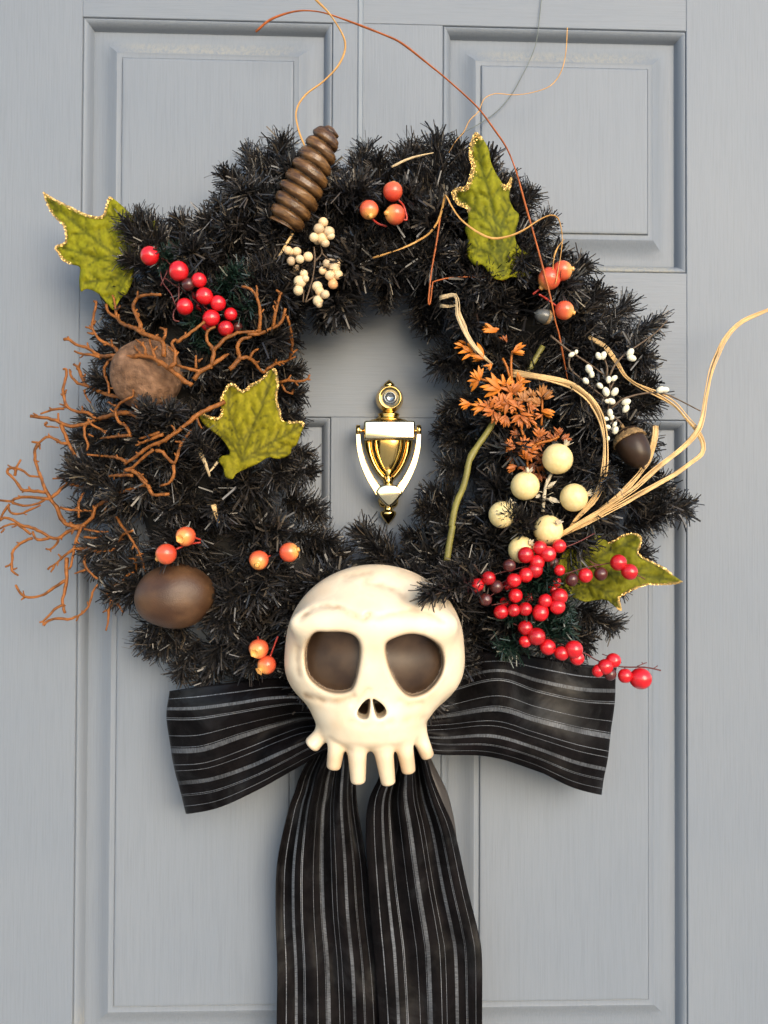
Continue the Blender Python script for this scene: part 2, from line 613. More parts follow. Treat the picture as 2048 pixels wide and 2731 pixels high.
def panel(x0, x1, z0, z1):
    mb = MB()
    vs, fs, cs = [], [], []
    cx, cz = (x0 + x1) / 2, (z0 + z1) / 2
    sub = 14
    for k, (w, dpt) in enumerate(PROFILE):
        a, b2, c, d2 = x0 + w, x1 - w, z0 + w, z1 - w
        loop = []
        for (p, q) in (((a, c), (b2, c)), ((b2, c), (b2, d2)), ((b2, d2), (a, d2)), ((a, d2), (a, c))):
            for i in range(sub):
                t = i / sub
                loop.append((p[0] + (q[0] - p[0]) * t, dpt, p[1] + (q[1] - p[1]) * t))
        vs += loop
        for i in range(len(loop)):
            side = i // sub
            t = (i % sub) / sub
            beige = 0.0
            if side == 2 and 0.019 < w < 0.0365:                 # the raised field's top bevel faces up
                beige = min(1, (w - 0.019) / 0.008) * min(1, 6 * t, 6 * (1 - t)) * 0.34
            if side == 0 and w < 0.0095:                          # so does the moulding at the bottom
                beige = 0.45
            if side == 0 and 0.0424 <= w < 0.0436:
                beige = 0.3
            cs.append((beige, beige, beige, 1))
    n = 4 * sub
    for k in range(len(PROFILE) - 1):
        for i in range(n):
            fs.append((k * n + i, k * n + (i + 1) % n, (k + 1) * n + (i + 1) % n, (k + 1) * n + i))
    fs.append(tuple((len(PROFILE) - 1) * n + i for i in range(n)))
    mb.add(vs, fs, cs)
    o = mb.build('panel', M['door_v'], door, smooth=True, origin=(cx, 0, cz))
    o.data.set_sharp_from_angle(angle=math.radians(28))
    return o


panel(XL1, XL2, M_, T_)
panel(XR1, XR2, M_, T_)
panel(XL1, XL2, B_, N_)
panel(XR1, XR2, B_, N_)
# the core of the slab behind the panels
bk = MB()
bk.add([(XL1, 0.02, B_), (XR2, 0.02, B_), (XR2, 0.02, T_), (XL1, 0.02, T_)], [(0, 1, 2, 3)])
bk.build('backing', M['door_v'], door, smooth=False)

# strap that the wreath hangs from
a0 = P(954, -80, 0.001)
sp_ = MB()
zt, zb = TOP + 0.02, P(962, 480, 0.001).z
x0, x1 = P(954.5, 200, 0.001).x, P(969.5, 200, 0.001).x
prof = [(x0, 0.0), (x0, -0.0012), (x0 + 0.0006, -0.0018), (x0 + 0.0012, -0.0012), (x1 - 0.0012, -0.0012), (x1 - 0.0006, -0.0018), (x1, -0.0012), (x1, 0.0)]
vs = [(x, y, zz) for zz in (zb, zt) for (x, y) in prof]
k = len(prof)
sp_.add(vs, [(i, i + 1, k + i + 1, k + i) for i in range(k - 1)] + [tuple(range(k)), tuple(range(2 * k - 1, k - 1, -1))])
st = sp_.build('hanging_strap', M['strap'], None, smooth=False, origin=(x0, 0, zb))
tag(st, 'narrow flat grey strap running down the door to the top of the wreath', 'strap')

# ------------------------------------------------------------------ brass knocker
kb = ZA.p(668, 1100, 0)
kn = thing('door_knocker', 'polished brass urn shaped door knocker with a viewer at its top', 'door knocker', kb)
KD = 0.02


def kp(x, y, d):
    return ZA.p(x, y, d)


def ks(r):
    return ZA.s(r, KD)


def extrude_outline(mb, pts, d0, d1, bev):
    """pts in knocker crop coordinates; plate from d0 to d1 off the door with a rounded rim"""
    c = np.mean(np.array(pts), axis=0)
    n = len(pts)
    P3 = [Vector((kp(x, y, d1).x, 0, kp(x, y, d1).z)) for x, y in pts]
    C = sum(P3, Vector()) / n
    rings = []
    for (inset, d) in ((0, d0), (0, d1 - bev), (bev * 0.3, d1 - bev * 0.3), (bev, d1)):
        ring = []
        for i, p in enumerate(P3):
            t = (P3[(i + 1) % n] - P3[i - 1]).normalized()
            nn = Vector((t.z, 0, -t.x))
            if nn.dot(p - C) > 0:
                nn = -nn
            q = p + nn * inset
            ring.append((q.x, -d, q.z))
        rings.append(ring)
    vs = [v for r in rings for v in r]
    fs = []
    for k in range(3):
        for i in range(n):
            fs.append((k * n + i, k * n + (i + 1) % n, (k + 1) * n + (i + 1) % n, (k + 1) * n + i))
    fs.append(tuple(3 * n + i for i in range(n)))
    mb.add(vs, fs)


def mirror(pts, ax):
    return pts + [(2 * ax - x, y) for x, y in reversed(pts)]


def dense(pts, n=4):
    return [tuple(p[:2]) for p in smooth_path([(x, y, 0) for x, y in pts], n=n)]


# plate behind the urn
left = dense([(560, 610), (530, 640), (500, 665), (420, 690), (352, 760), (348, 960), (372, 1100), (432, 1250), (520, 1395), (600, 1480), (600, 1560), (560, 1640), (535, 1740), (560, 1820), (640, 1850)])
mb = MB()
extrude_outline(mb, mirror(left, 669), 0.0, 0.008, 0.004)
mb.build('back_plate', M['brass'], kn)
# urn body
mb = MB()
prof = [(248, 700), (245, 950), (240, 1030), (226, 1110), (202, 1190), (168, 1270), (128, 1340), (86, 1395), (48, 1430), (28, 1450), (30, 1462), (40, 1475), (46, 1495), (38, 1515), (26, 1530)]
o0 = kp(668, 700, 0.010)
lathe(mb, [(ks(r), ks(y - 700)) for r, y in prof], o0, (0, 0, -1), (1, 0, 0), 40, 1, 0.62)
mb.build('urn_body', M['brass'], kn)
# raised rim lines of the urn
for s in (-1, 1):
    mb = MB()
    pts = [kp(668 + s * (r + 16), y, 0.011) for r, y in ((240, 955), (236, 1030), (224, 1110), (200, 1190), (167, 1270), (126, 1340), (84, 1395), (44, 1440))]
    tube(mb, smooth_path(pts, n=4), ks(15), 8)
    mb.build('urn_rim', M['brass'], kn)
# name plate
mb = MB()
rc = []
for cx, cy, a0_ in ((985, 728, -90), (985, 910, 0), (380, 910, 90), (380, 728, 180)):
    for i in range(6):
        a = math.radians(a0_ + 90 * i / 5)
        rc.append((cx + 34 * math.cos(a), cy + 34 * math.sin(a)))
extrude_outline(mb, rc, 0.010, 0.030, 0.0022)
mb.build('name_plate', M['bright_brass'], kn)
# viewer
mb = MB()
vc = kp(675, 440, 0.0)
ks_ = ks
lathe(mb, [(ks(150), 0), (ks(176), 0.004), (ks(184), 0.010), (ks(182), 0.016), (ks(168), 0.021), (ks(155), 0.024), (ks(150), 0.027), (ks(136), 0.028), (ks(132), 0.0255), (ks(128), 0.0245), (1e-5, 0.0245)], vc, (0, -1, 0), (1, 0, 0), 40)
vw = mb.build('viewer_housing', M['brass'], kn)
mb = MB()
lathe(mb, [(ks(130), 0.0246), (ks(100), 0.0262), (ks(76), 0.0268), (ks(72), 0.0275), (ks(66), 0.0270), (ks(60), 0.0262), (ks(30), 0.0252), (1e-5, 0.0250)], vc, (0, -1, 0), (1, 0, 0), 32)
mb.build('viewer_lens', M['lens'], kn)
# finials, necks
mb = MB()
lathe(mb, [(ks(r), ks(h)) for r, h in ((112, 0), (118, 15), (110, 34), (84, 46), (70, 52), (76, 62), (70, 74), (50, 96), (26, 116), (8, 128), (1, 134))], kp(676, 292, 0.009), (0, 0, 1), (1, 0, 0), 24, 1, 0.8)
mb.build('top_finial', M['brass'], kn)
mb = MB()
lathe(mb, [(ks(r), ks(h)) for r, h in ((120, 0), (140, 12), (146, 24), (138, 36), (120, 48), (150, 70), (190, 84), (200, 96))], kp(672, 596, 0.009), (0, 0, -1), (1, 0, 0), 28, 1, 0.6)
mb.build('neck', M['brass'], kn)
mb = MB()
lathe(mb, [(ks(r), ks(h)) for r, h in ((96, 0), (118, 20), (120, 40), (96, 66), (60, 82), (46, 92), (52, 108), (64, 124), (60, 140), (64, 150), (96, 166), (110, 184), (106, 206), (84, 246), (48, 292), (14, 326), (1, 338))], kp(666, 1722, 0.010), (0, 0, -1), (1, 0, 0), 28, 1, 0.75)
mb.build('bottom_finial', M['brass'], kn)
# swinging loop
mb = MB()
for s in (-1, 1):
    pth = [(668 + s * 396, 880), (668 + s * 392, 960), (668 + s * 378, 1080), (668 + s * 340, 1230), (668 + s * 288, 1360), (668 + s * 226, 1480), (668 + s * 160, 1580), (668 + s * 120, 1640)]
    pts = smooth_path([tuple(kp(x, y, 0.027)) for x, y in pth], n=5)
    kk = len(pts)
    rad = [ks(28 + 34 * (i / (kk - 1)) ** 1.2) for i in range(kk)]
    # a bar of rounded rectangular section, its flat face forward
    vs, fs = [], []
    for i in range(kk):
        p = Vector(pts[i])
        t = (Vector(pts[min(i + 1, kk - 1)]) - Vector(pts[max(i - 1, 0)])).normalized()
        w = t.cross(Vector((0, 1, 0))).normalized() * rad[i]
        f = Vector((0, -0.0035, 0))
        for a, b2 in ((-1, -.6), (-1, .55), (-.8, 1), (.8, 1), (1, .55), (1, -.6), (.8, -1), (-.8, -1)):
            vs.append(p + w * a + f * b2)
    for i in range(kk - 1):
        for j in range(8):
            fs.append((i * 8 + j, i * 8 + (j + 1) % 8, (i + 1) * 8 + (j + 1) % 8, (i + 1) * 8 + j))
    fs.append(tuple(range(8)))
    fs.append(tuple((kk - 1) * 8 + j for j in range(8)))
    mb.add(vs, fs)
lp = mb.build('swing_loop', M['bright_brass'], kn)
lp.data.set_sharp_from_angle(angle=math.radians(40))
mb = MB()
ht = dense([(672, 1532), (600, 1540), (545, 1566), (512, 1612), (506, 1642), (530, 1680), (585, 1745), (640, 1800), (680, 1818), (720, 1800), (785, 1735), (838, 1672), (850, 1640), (838, 1606), (800, 1562), (740, 1540)], 3)
extrude_outline(mb, ht, 0.012, 0.034, 0.0018)
mb.build('striker', M['bright_brass'], kn)
for s in (-1, 1):
    mb = MB()
    c = kp(668 + s * 397, 828, 0.024)
    lathe(mb, [(ks(60), -ks(22)), (ks(74), -ks(26)), (ks(78), 0), (ks(74), ks(26)), (ks(60), ks(30)), (1e-5, ks(33))], c, (s, 0, 0), (0, 0, 1), 24)
    mb.build('pivot', M['brass'], kn)
    mb = MB()
    tube(mb, [kp(668 + s * 330, 830, 0.021), kp(668 + s * 350, 830, 0.022), kp(668 + s * 385, 830, 0.024)], ks(22), 10)
    mb.build('hinge_pin', M['brass'], kn)

# ------------------------------------------------------------------ wreath of black artificial pine
wc = U.p(800, 915, 0.03)
wreath = thing('wreath', 'large round black artificial pine wreath hanging on the door', 'wreath', wc)


def branch_mesh(L, R, count, seed, mt, stemmat, width=0.0017):
    """one pine tip along +Z: a twisted wire with bristles"""
    r = random.Random(seed)
    mb = MB()
    bx, by = r.uniform(-.011, .011), r.uniform(-.011, .011)

    def stem(t):
        return Vector((bx * t * t, by * t * t, t * L))
    tube(mb, [stem(0), stem(.35), stem(.7), stem(1)], [0.0016, 0.0014, 0.0012, 0.001], 5)
    for i in range(count):
        t = r.random() ** 0.85
        z = t * L
        a = r.uniform(0, 2 * math.pi)
        lean = math.radians(r.gauss(58 - 30 * t, 13))           # from the stem: the tip's bristles point forward
        ln = R * r.uniform(0.55, 1.18) * (1.05 - 0.15 * t)
        d = Vector((math.cos(a) * math.sin(lean), math.sin(a) * math.sin(lean), math.cos(lean)))
        bend = Vector((r.gauss(0, .2), r.gauss(0, .2), r.gauss(-.02, .2)))
        p0 = stem(t) + d * 0.001
        p1 = p0 + d * ln * .55
        p2 = p0 + (d + bend).normalized() * ln
        side = d.cross(Vector((r.gauss(0, 1), r.gauss(0, 1), r.gauss(0, 1)))).normalized() * (width * r.uniform(.38, .62))
        vs = [p0 - side * .6, p0 + side * .6, p1 - side, p1 + side, p2 - side * .9, p2 + side * .9]
        mb.add(vs, [(0, 1, 3, 2), (2, 3, 5, 4)])
    o = mb.build('branch', [mt], None, smooth=False)
    me = o.data
    bpy.data.objects.remove(o)
    return me


BR = [branch_mesh(0.068 + 0.006 * (i % 3), 0.026 + .0016 * (i % 5), 500, 100 + i, M['needle'], None, .0012 + .0002 * (i % 4)) for i in range(14)]
GB = [branch_mesh(0.060, 0.026, 260, 300 + i, M['green_needle'], None) for i in range(3)]
nbranch = 0
proto = {}


CLEAR = [(392, 1000, 92), (466, 1589, 95), (665, 1165, 115), (1305, 600, 70), (185, 610, 90), (1048, 511, 40), (984, 561, 36), (1053, 573, 40), (1499, 722, 40), (1465, 743, 42), (1505, 827, 36)]      # ornaments that lie on top of the pine


def behind(px, py, d):
    for cx, cy, r in CLEAR:
        if math.hypot(px - cx, py - cy) < r:
            return min(d, .066)
    return d


def put_branch(base, tip, scale=1.0, parent=None, meshes=None, name='branch'):
    global nbranch
    meshes = meshes or BR
    me = meshes[nbranch % len(meshes)]
    nbranch += 1
    d = (tip - base)
    q = d.to_track_quat('Z', 'Y') @ Quaternion((0, 0, 1), random.uniform(0, 6.28))
    key = (me.name, name)
    if key not in proto:
        o = bpy.data.objects.new(name, me)
        proto[key] = o
    else:
        o = proto[key].copy()
    COL.objects.link(o)
    par = parent or wreath
    o.parent = par
    o.location = base - parent_origin(par)
    o.rotation_mode = 'QUATERNION'
    o.rotation_quaternion = q
    zl = d.length / 0.074
    o.scale = (scale, scale, max(0.55, min(1.5, zl)) * 1.0)
    return o


OUT = [(575, 440, 535, 325), (615, 430, 612, 318), (540, 480, 495, 395), (530, 530, 485, 440), (610, 470, 560, 350), (770, 430, 775, 330), (815, 440, 815, 350), (700, 420, 690, 330),
       (880, 430, 905, 338), (945, 410, 950, 308), (1005, 410, 1005, 318), (1055, 440, 1060, 345), (1080, 470, 1100, 395), (1095, 490, 1150, 420), (1120, 540, 1190, 485), (1140, 590, 1205, 545),
       (1190, 650, 1260, 590), (1240, 690, 1305, 630), (1270, 730, 1360, 680), (1290, 770, 1405, 715), (1320, 800, 1390, 770), (1320, 850, 1395, 830), (1330, 900, 1400, 880), (1330, 960, 1405, 950),
       (1330, 1030, 1415, 1015), (1350, 1090, 1470, 1085), (1330, 1070, 1440, 1050), (1340, 1140, 1430, 1130), (1310, 1190, 1390, 1190), (1280, 1250, 1340, 1270), (1240, 1310, 1300, 1345), (1210, 1350, 1270, 1390),
       (1180, 1360, 1200, 1410), (1100, 1370, 1110, 1410), (1040, 1360, 1050, 1400),
       (470, 570, 385, 490), (430, 570, 350, 500), (400, 600, 310, 500), (340, 690, 245, 690), (330, 740, 235, 730), (310, 790, 225, 770), (300, 850, 220, 845), (290, 910, 190, 905),
       (285, 960, 180, 955), (285, 1020, 175, 1010), (280, 1060, 160, 1035), (290, 1110, 185, 1090), (300, 1160, 195, 1180), (310, 1220, 225, 1235), (330, 1270, 240, 1275), (350, 1330, 320, 1390),
       (390, 1340, 345, 1415), (430, 1380, 390, 1445), (480, 1390, 450, 1460), (550, 1400, 530, 1465), (620, 1390, 610, 1450), (320, 650, 250, 630)]
INN = [(560, 760, 640, 735), (560, 810, 645, 800), (570, 850, 650, 850), (565, 900, 640, 900), (590, 960, 660, 985), (600, 1020, 670, 1030), (610, 1080, 680, 1100), (630, 1150, 705, 1170),
       (660, 1190, 730, 1205), (690, 1240, 750, 1260), (640, 620, 650, 690), (700, 620, 718, 690), (765, 610, 765, 685), (830, 590, 825, 665), (895, 610, 895, 690), (940, 620, 935, 695),
       (1010, 730, 950, 775), (1030, 790, 945, 800), (1040, 850, 955, 880), (1020, 930, 955, 915), (1040, 970, 965, 960), (1030, 1010, 980, 1015), (1000, 1090, 925, 1065), (990, 1130, 915, 1105),
       (980, 1160, 910, 1170), (960, 1210, 900, 1210), (880, 1240, 790, 1150), (860, 1250, 780, 1170), (945, 1270, 900, 1240), (800, 1310, 760, 1285), (1080, 690, 1000, 740)]
for bx, by, tx, ty in OUT:
    put_branch(U.p(bx, by, random.uniform(.045, .065)), U.p(tx, ty, random.uniform(.035, .065)), random.uniform(.88, 1.0))
for bx, by, tx, ty in INN:
    if 1040 > by:
        sx_ = -14 if tx < 800 else 14
        bx, tx = bx + sx_, tx + sx_
    put_branch(U.p(bx, by, random.uniform(.04, .06)), U.p(tx, ty, random.uniform(.04, .07)), random.uniform(.82, .95))
# back layer and front layer all round the ring
for i in range(62):
    for j in range(3):
        a = 2 * math.pi * (i + j / 3) / 62 + random.uniform(-.05, .05)
        rho = (random.uniform(1.12, 1.37), random.uniform(.73, .92), random.uniform(.90, 1.14))[j]
        if math.sin(a) < -.5:
            rho = 1 + (rho - 1) * .72
        c = (988 + 494 * rho * math.cos(a), 1130 + 531 * rho * math.sin(a))
        if i % 2:
            ta = a + random.choice((-1, 1)) * random.uniform(.5, 1.5) + (0 if rho > 1 else random.choice((0, math.pi)))
            c = (c[0] - 50 * math.cos(ta), c[1] - 50 * math.sin(ta))
            tip = (c[0] + 120 * math.cos(ta), c[1] + 120 * math.sin(ta))
            if 835 < tip[0] < 1125 and 1200 < tip[1] < 1530:            # the door shows through here, above the skull
                tip = (tip[0], tip[1] + 130)
                c = (c[0], c[1] + 130)
            f = ring_front(*tip)
            put_branch(P(*c, f - .040), P(*tip, behind(*tip, f - random.uniform(.0, .018))), random.uniform(.95, 1.15))
        else:
            ta = a + random.uniform(-1.2, 1.2) + (0 if rho > 1 else math.pi)
            ln = random.uniform(15, 90)
            tip = (c[0] + ln * math.cos(ta), c[1] + ln * math.sin(ta))
            if 835 < tip[0] < 1125 and 1200 < tip[1] < 1540:
                tip = (tip[0], tip[1] + 140)
                c = (c[0], c[1] + 140)
            f = ring_front(*c)
            f2 = behind(*tip, behind(*c, f))
            put_branch(P(*c, f2 - .058), P(*tip, f2 + random.uniform(-.016, .008)), random.uniform(.95, 1.15))
# a few sprigs that lie in front of ornaments, as in the photograph
FRONT = [(345, 560, 275, 505, .075, .085), (360, 540, 300, 480, .07, .08), (360, 600, 290, 560, .07, .08), (1060, 1250, 945, 1265, .11, .175), (1050, 1215, 960, 1240, .10, .15),
         (1090, 590, 1040, 610, .10, .12), (1160, 520, 1120, 580, .09, .115), (1170, 1180, 1115, 1110, .10, .135), (1250, 990, 1290, 1040, .10, .135), (1180, 1060, 1140, 1130, .095, .12),
         (470, 1010, 430, 950, .10, .118), (560, 1060, 620, 1010, .10, .115), (360, 940, 385, 885, .10, .128), (318, 960, 318, 895, .10, .128), (520, 620, 560, 590, .09, .105),
         (660, 1010, 600, 1020, .095, .11), (1030, 620, 990, 560, .09, .11), (640, 560, 610, 500, .085, .1)]
for bx, by, tx, ty, d0, d1 in FRONT:
    put_branch(U.p(bx, by, d0), U.p(tx, ty, d1), random.uniform(.7, .85))
# wreath frame, added wide and near-black to darken the gaps behind the branches
mb = MB()
pts = []
for i in range(49):
    a = 2 * math.pi * i / 48
    pts.append(P(988 + 500 * math.cos(a), 1130 + 525 * math.sin(a), 0.036 + .004 * math.sin(5 * a)))
tube(mb, pts, [0.062 + .004 * math.sin(i * 1.7) for i in range(49)], 12, 0.36)
mb.build('frame', M['core'], wreath)


# ------------------------------------------------------------------ skull (a modelled solid: distance field turned into a surface)
def surface_net(F, origin, h):
    """F: 3-D array of signed distances (negative inside) -> verts, quads"""
    nx, ny, nz = F.shape
    ins = F < 0
    c = [F[dx:nx - 1 + dx, dy:ny - 1 + dy, dz:nz - 1 + dz] for dx in (0, 1) for dy in (0, 1) for dz in (0, 1)]
    cnt = sum((q < 0).astype(int) for q in c)
    act = (cnt > 0) & (cnt < 8)
    idx = -np.ones(act.shape, int)
    idx[act] = np.arange(act.sum())
    acc = np.zeros(act.shape + (3,))
    num = np.zeros(act.shape)
    corner = [(dx, dy, dz) for dx in (0, 1) for dy in (0, 1) for dz in (0, 1)]
    for i in range(8):
        for j in range(i + 1, 8):
            a, b = corner[i], corner[j]
            if sum(abs(a[q] - b[q]) for q in range(3)) != 1:
                continue
            fa, fb = c[i], c[j]
            cr = (fa < 0) != (fb < 0)
            t = np.where(cr, fa / np.where(cr, fa - fb, 1), 0)
            for q in range(3):
                acc[..., q] += np.where(cr, a[q] + t * (b[q] - a[q]), 0)
            num += cr
    ii = np.argwhere(act)
    vs = (ii + acc[act] / num[act][:, None]) * h + np.array(origin)
    quads = []
    # x edges
    for axis in range(3):
        A = ins
        sl0 = [slice(1, -1)] * 3
        sl1 = [slice(1, -1)] * 3
        sl0[axis] = slice(0, -1)
        sl1[axis] = slice(1, None)
        a, b = A[tuple(sl0)], A[tuple(sl1)]
        for flip in (False, True):
            e = np.argwhere((a & ~b) if not flip else (~a & b))
            off = np.array([1, 1, 1])
            off[axis] = 0
            e = e + off
            u, v = [q for q in range(3) if q != axis]
            du, dv = np.zeros(3, int), np.zeros(3, int)
            du[u], dv[v] = 1, 1
            q4 = [e - du - dv, e - dv, e, e - du]
            q4 = np.stack([idx[q[:, 0], q[:, 1], q[:, 2]] for q in q4], 1)
            fl = flip ^ (axis == 1)
            quads.append(q4[:, ::-1] if fl else q4)
    return vs, np.concatenate(quads)


def sd_poly(poly, X, Zg):
    """signed distance to a polygon on a 2-D grid"""
    p = np.array(poly)
    d = np.full(X.shape, 1e9)
    s = np.ones(X.shape)
    n = len(p)
    for i in range(n):
        a, b = p[i], p[i - 1]
        e = b - a
        wx, wz = X - a[0], Zg - a[1]
        t = np.clip((wx * e[0] + wz * e[1]) / (e @ e), 0, 1)
        d = np.minimum(d, (wx - e[0] * t) ** 2 + (wz - e[1] * t) ** 2)
        c1, c2, c3 = Zg >= a[1], Zg < b[1], e[0] * wz > e[1] * wx
        s = np.where((c1 & c2 & c3) | (~c1 & ~c2 & ~c3), -s, s)
    return s * np.sqrt(d)


def sd_line(pts, X, Zg):
    p = np.array(pts)
    d = np.full(X.shape, 1e9)
    for i in range(len(p) - 1):
        a, e = p[i], p[i + 1] - p[i]
        wx, wz = X - a[0], Zg - a[1]
        t = np.clip((wx * e[0] + wz * e[1]) / (e @ e), 0, 1)
        d = np.minimum(d, (wx - e[0] * t) ** 2 + (wz - e[1] * t) ** 2)
    return np.sqrt(d)


def smin(a, b, k):
    h = np.clip(0.5 + 0.5 * (b - a) / k, 0, 1)
    return b * (1 - h) + a * h - k * h * (1 - h)


def smax(a, b, k):
    return -smin(-a, -b, k)


SKD = 0.135                                    # distance of the skull's middle off the door
sk_o = ZS.p(830, 900, SKD)
sf = ZS.s(1.0, SKD)                            # metres per crop pixel


def sk(x, y):
    return ((x - 830) * sf, (900 - y) * sf)


h = 0.00125
xs = np.arange(-0.095, 0.0951, h)
ys = np.arange(-0.062, 0.0541, h)              # y: towards the door is positive
zs = np.arange(-0.128, 0.102, h)
X2, Z2 = np.meshgrid(xs, zs, indexing='ij')
X, Y, ZZ = np.meshgrid(xs, ys, zs, indexing='ij')


def ell(cx, cy, rx, rz, ry, yc=0.0):
    x0, z0 = sk(cx, cy)
    rx, rz = rx * sf, rz * sf
    k0 = np.sqrt(((X - x0) / rx) ** 2 + ((ZZ - z0) / rz) ** 2 + ((Y - yc) / ry) ** 2)
    k1 = np.sqrt(((X - x0) / rx ** 2) ** 2 + ((ZZ - z0) / rz ** 2) ** 2 + ((Y - yc) / ry ** 2) ** 2)
    return k0 * (k0 - 1) / np.maximum(k1, 1e-6)


F = ell(830, 805, 705, 638, 0.052, 0.004)
F = smin(F, ell(828, 985, 690, 400, 0.050, 0.004), 0.012)
F = smin(F, ell(800, 1330, 440, 250, 0.048, 0.0), 0.016)
F = smin(F, ell(800, 1465, 395, 120, 0.036, -0.004), 0.010)
# brow ridge swelling over the eyes, cheek bones
for (cx, cy, rx, rz) in ((500, 600, 300, 100), (1110, 612, 310, 105)):
    F = smin(F, ell(cx, cy, rx, rz, 0.0125, -0.036), 0.030)
teeth = [((445, 1455), (345, 1562), 50, 58), ((535, 1540), (512, 1705), 60, 50), ((690, 1560), (699, 1800), 68, 52), ((890, 1560), (928, 1812), 68, 50), ((1050, 1530), (1086, 1738), 62, 49), ((1165, 1470), (1240, 1650), 60, 47)]
for i, (a, b, r0, r1) in enumerate(teeth):
    a2, b2 = np.array(sk(*a)), np.array(sk(*b))
    e = b2 - a2
    t = np.clip(((X - a2[0]) * e[0] + (ZZ - a2[1]) * e[1]) / (e @ e), 0, 1)
    ya = -0.006 if i in (0, 5) else (-0.018 if i in (1, 4) else -0.024)
    dy = (Y - (ya - 0.002 * t)) * 0.82
    dd = np.sqrt((X - a2[0] - e[0] * t) ** 2 + (ZZ - a2[1] - e[1] * t) ** 2 + dy ** 2) - (r0 + (r1 - r0) * t) * 1.12 * sf
    # blunt end
    L = math.hypot(*e)
    u = ((X - b2[0]) * e[0] + (ZZ - b2[1]) * e[1]) / L
    dd = smax(dd, u - 0.0035, 0.004)
    F = smin(F, dd, 0.0055)
eyeL = [(360, 662), (460, 650), (600, 652), (685, 690), (718, 780), (702, 950), (664, 1085), (605, 1128), (500, 1135), (400, 1100), (312, 1020), (282, 900), (295, 775)]
eyeR = [(890, 745), (960, 692), (1080, 662), (1200, 687), (1305, 762), (1350, 855), (1352, 950), (1308, 1050), (1215, 1140), (1100, 1166), (1015, 1108), (944, 990), (902, 870)]
nosL = [(780, 1155), (732, 1190), (692, 1248), (697, 1288), (740, 1304), (772, 1288), (785, 1200)]
nosR = [(806, 1155), (868, 1190), (903, 1238), (898, 1278), (850, 1298), (826, 1270), (808, 1200)]


def closed(poly, n=5):
    q = [sk(*p) for p in poly]
    q = [q[-1]] + q + [q[0], q[1]]
    out = smooth_path([(x, y, 0) for x, y in q], n=n)
    r_ = [tuple(p[:2]) for p in out[n:-n - 1]]
    c_ = np.mean(np.array(r_), axis=0)
    f_ = 0.955 if len(poly) > 8 else 1.0
    return [(c_[0] + (x - c_[0]) * f_, c_[1] + (y - c_[1]) * f_ + (0.0006 if f_ < 1 else 0)) for x, y in r_]


dEyes = np.minimum(sd_poly(closed(eyeL), X2, Z2), sd_poly(closed(eyeR), X2, Z2))
dNose = np.minimum(sd_poly(closed(nosL, 3), X2, Z2), sd_poly(closed(nosR, 3), X2, Z2))
dMask = np.minimum(dEyes, dNose)
F0 = F.copy()
front = Y < 0.0
C = np.maximum(dEyes[:, None, :], -(F0 + 0.0115))
C = np.where(front, C, 1)
F = smax(F, -C, 0.0055)
C = np.maximum(dNose[:, None, :] * 0.8, -(F0 + 0.020))
C = np.where(front, C, 1)
F = smax(F, -C, 0.0018)
creases = [([(250, 570), (330, 505), (430, 470), (540, 478), (630, 515), (720, 552), (765, 528)], .0017, .0028), ([(765, 528), (840, 535), (950, 512), (1100, 496), (1230, 522), (1340, 580)], .0011, .0030),
           ([(300, 1168), (420, 1188), (520, 1192), (610, 1165), (660, 1140)], .0016, .0035), ([(665, 1205), (720, 1150), (765, 1090)], .0014, .003), ([(1010, 1185), (1080, 1212), (1170, 1205)], .0010, .0035),
           ([(590, 265), (680, 240), (780, 225)], .0012, .0035), ([(760, 290), (880, 320), (980, 350), (1040, 390)], .0012, .004), ([(1050, 230), (1150, 270), (1230, 330)], .0008, .005),
           ([(235, 800), (228, 900), (245, 1000)], .001, .004), ([(170, 1050), (210, 1180), (290, 1290)], .0008, .006), ([(640, 1330), (800, 1352), (960, 1320)], .0009, .004), ([(1040, 1330), (1120, 1322), (1190, 1330)], .0008, .004),
           ([(480, 1480), (560, 1530), (640, 1560)], .0008, .003), ([(1400, 1180), (1330, 1290), (1240, 1370)], .0008, .006)]
crease = np.zeros(X2.shape)
for pts, dep, w in creases:
    q = [p[:2] for p in smooth_path([(*sk(*p), 0) for p in pts], n=5)]
    gq = np.exp(-(sd_line(q, X2, Z2) / w) ** 2)
    crease = np.maximum(crease, gq * dep / 0.0026)
    F = F + np.where(front, (dep * gq)[:, None, :], 0)
F = np.maximum(F, Y - 0.045)
V, Q = surface_net(F, (xs[0], ys[0], zs[0]), h)
# sample the paint masks at the vertices
ix = np.clip(((V[:, 0] - xs[0]) / h).round().astype(int), 0, len(xs) - 1)
iz = np.clip(((V[:, 2] - zs[0]) / h).round().astype(int), 0, len(zs) - 1)


def bil(A, V):
    fx = np.clip((V[:, 0] - xs[0]) / h, 0, len(xs) - 1.001)
    fz = np.clip((V[:, 2] - zs[0]) / h, 0, len(zs) - 1.001)
    i, j = fx.astype(int), fz.astype(int)
    u, v = fx - i, fz - j
    return (A[i, j] * (1 - u) * (1 - v) + A[i + 1, j] * u * (1 - v) + A[i, j + 1] * (1 - u) * v + A[i + 1, j + 1] * u * v)


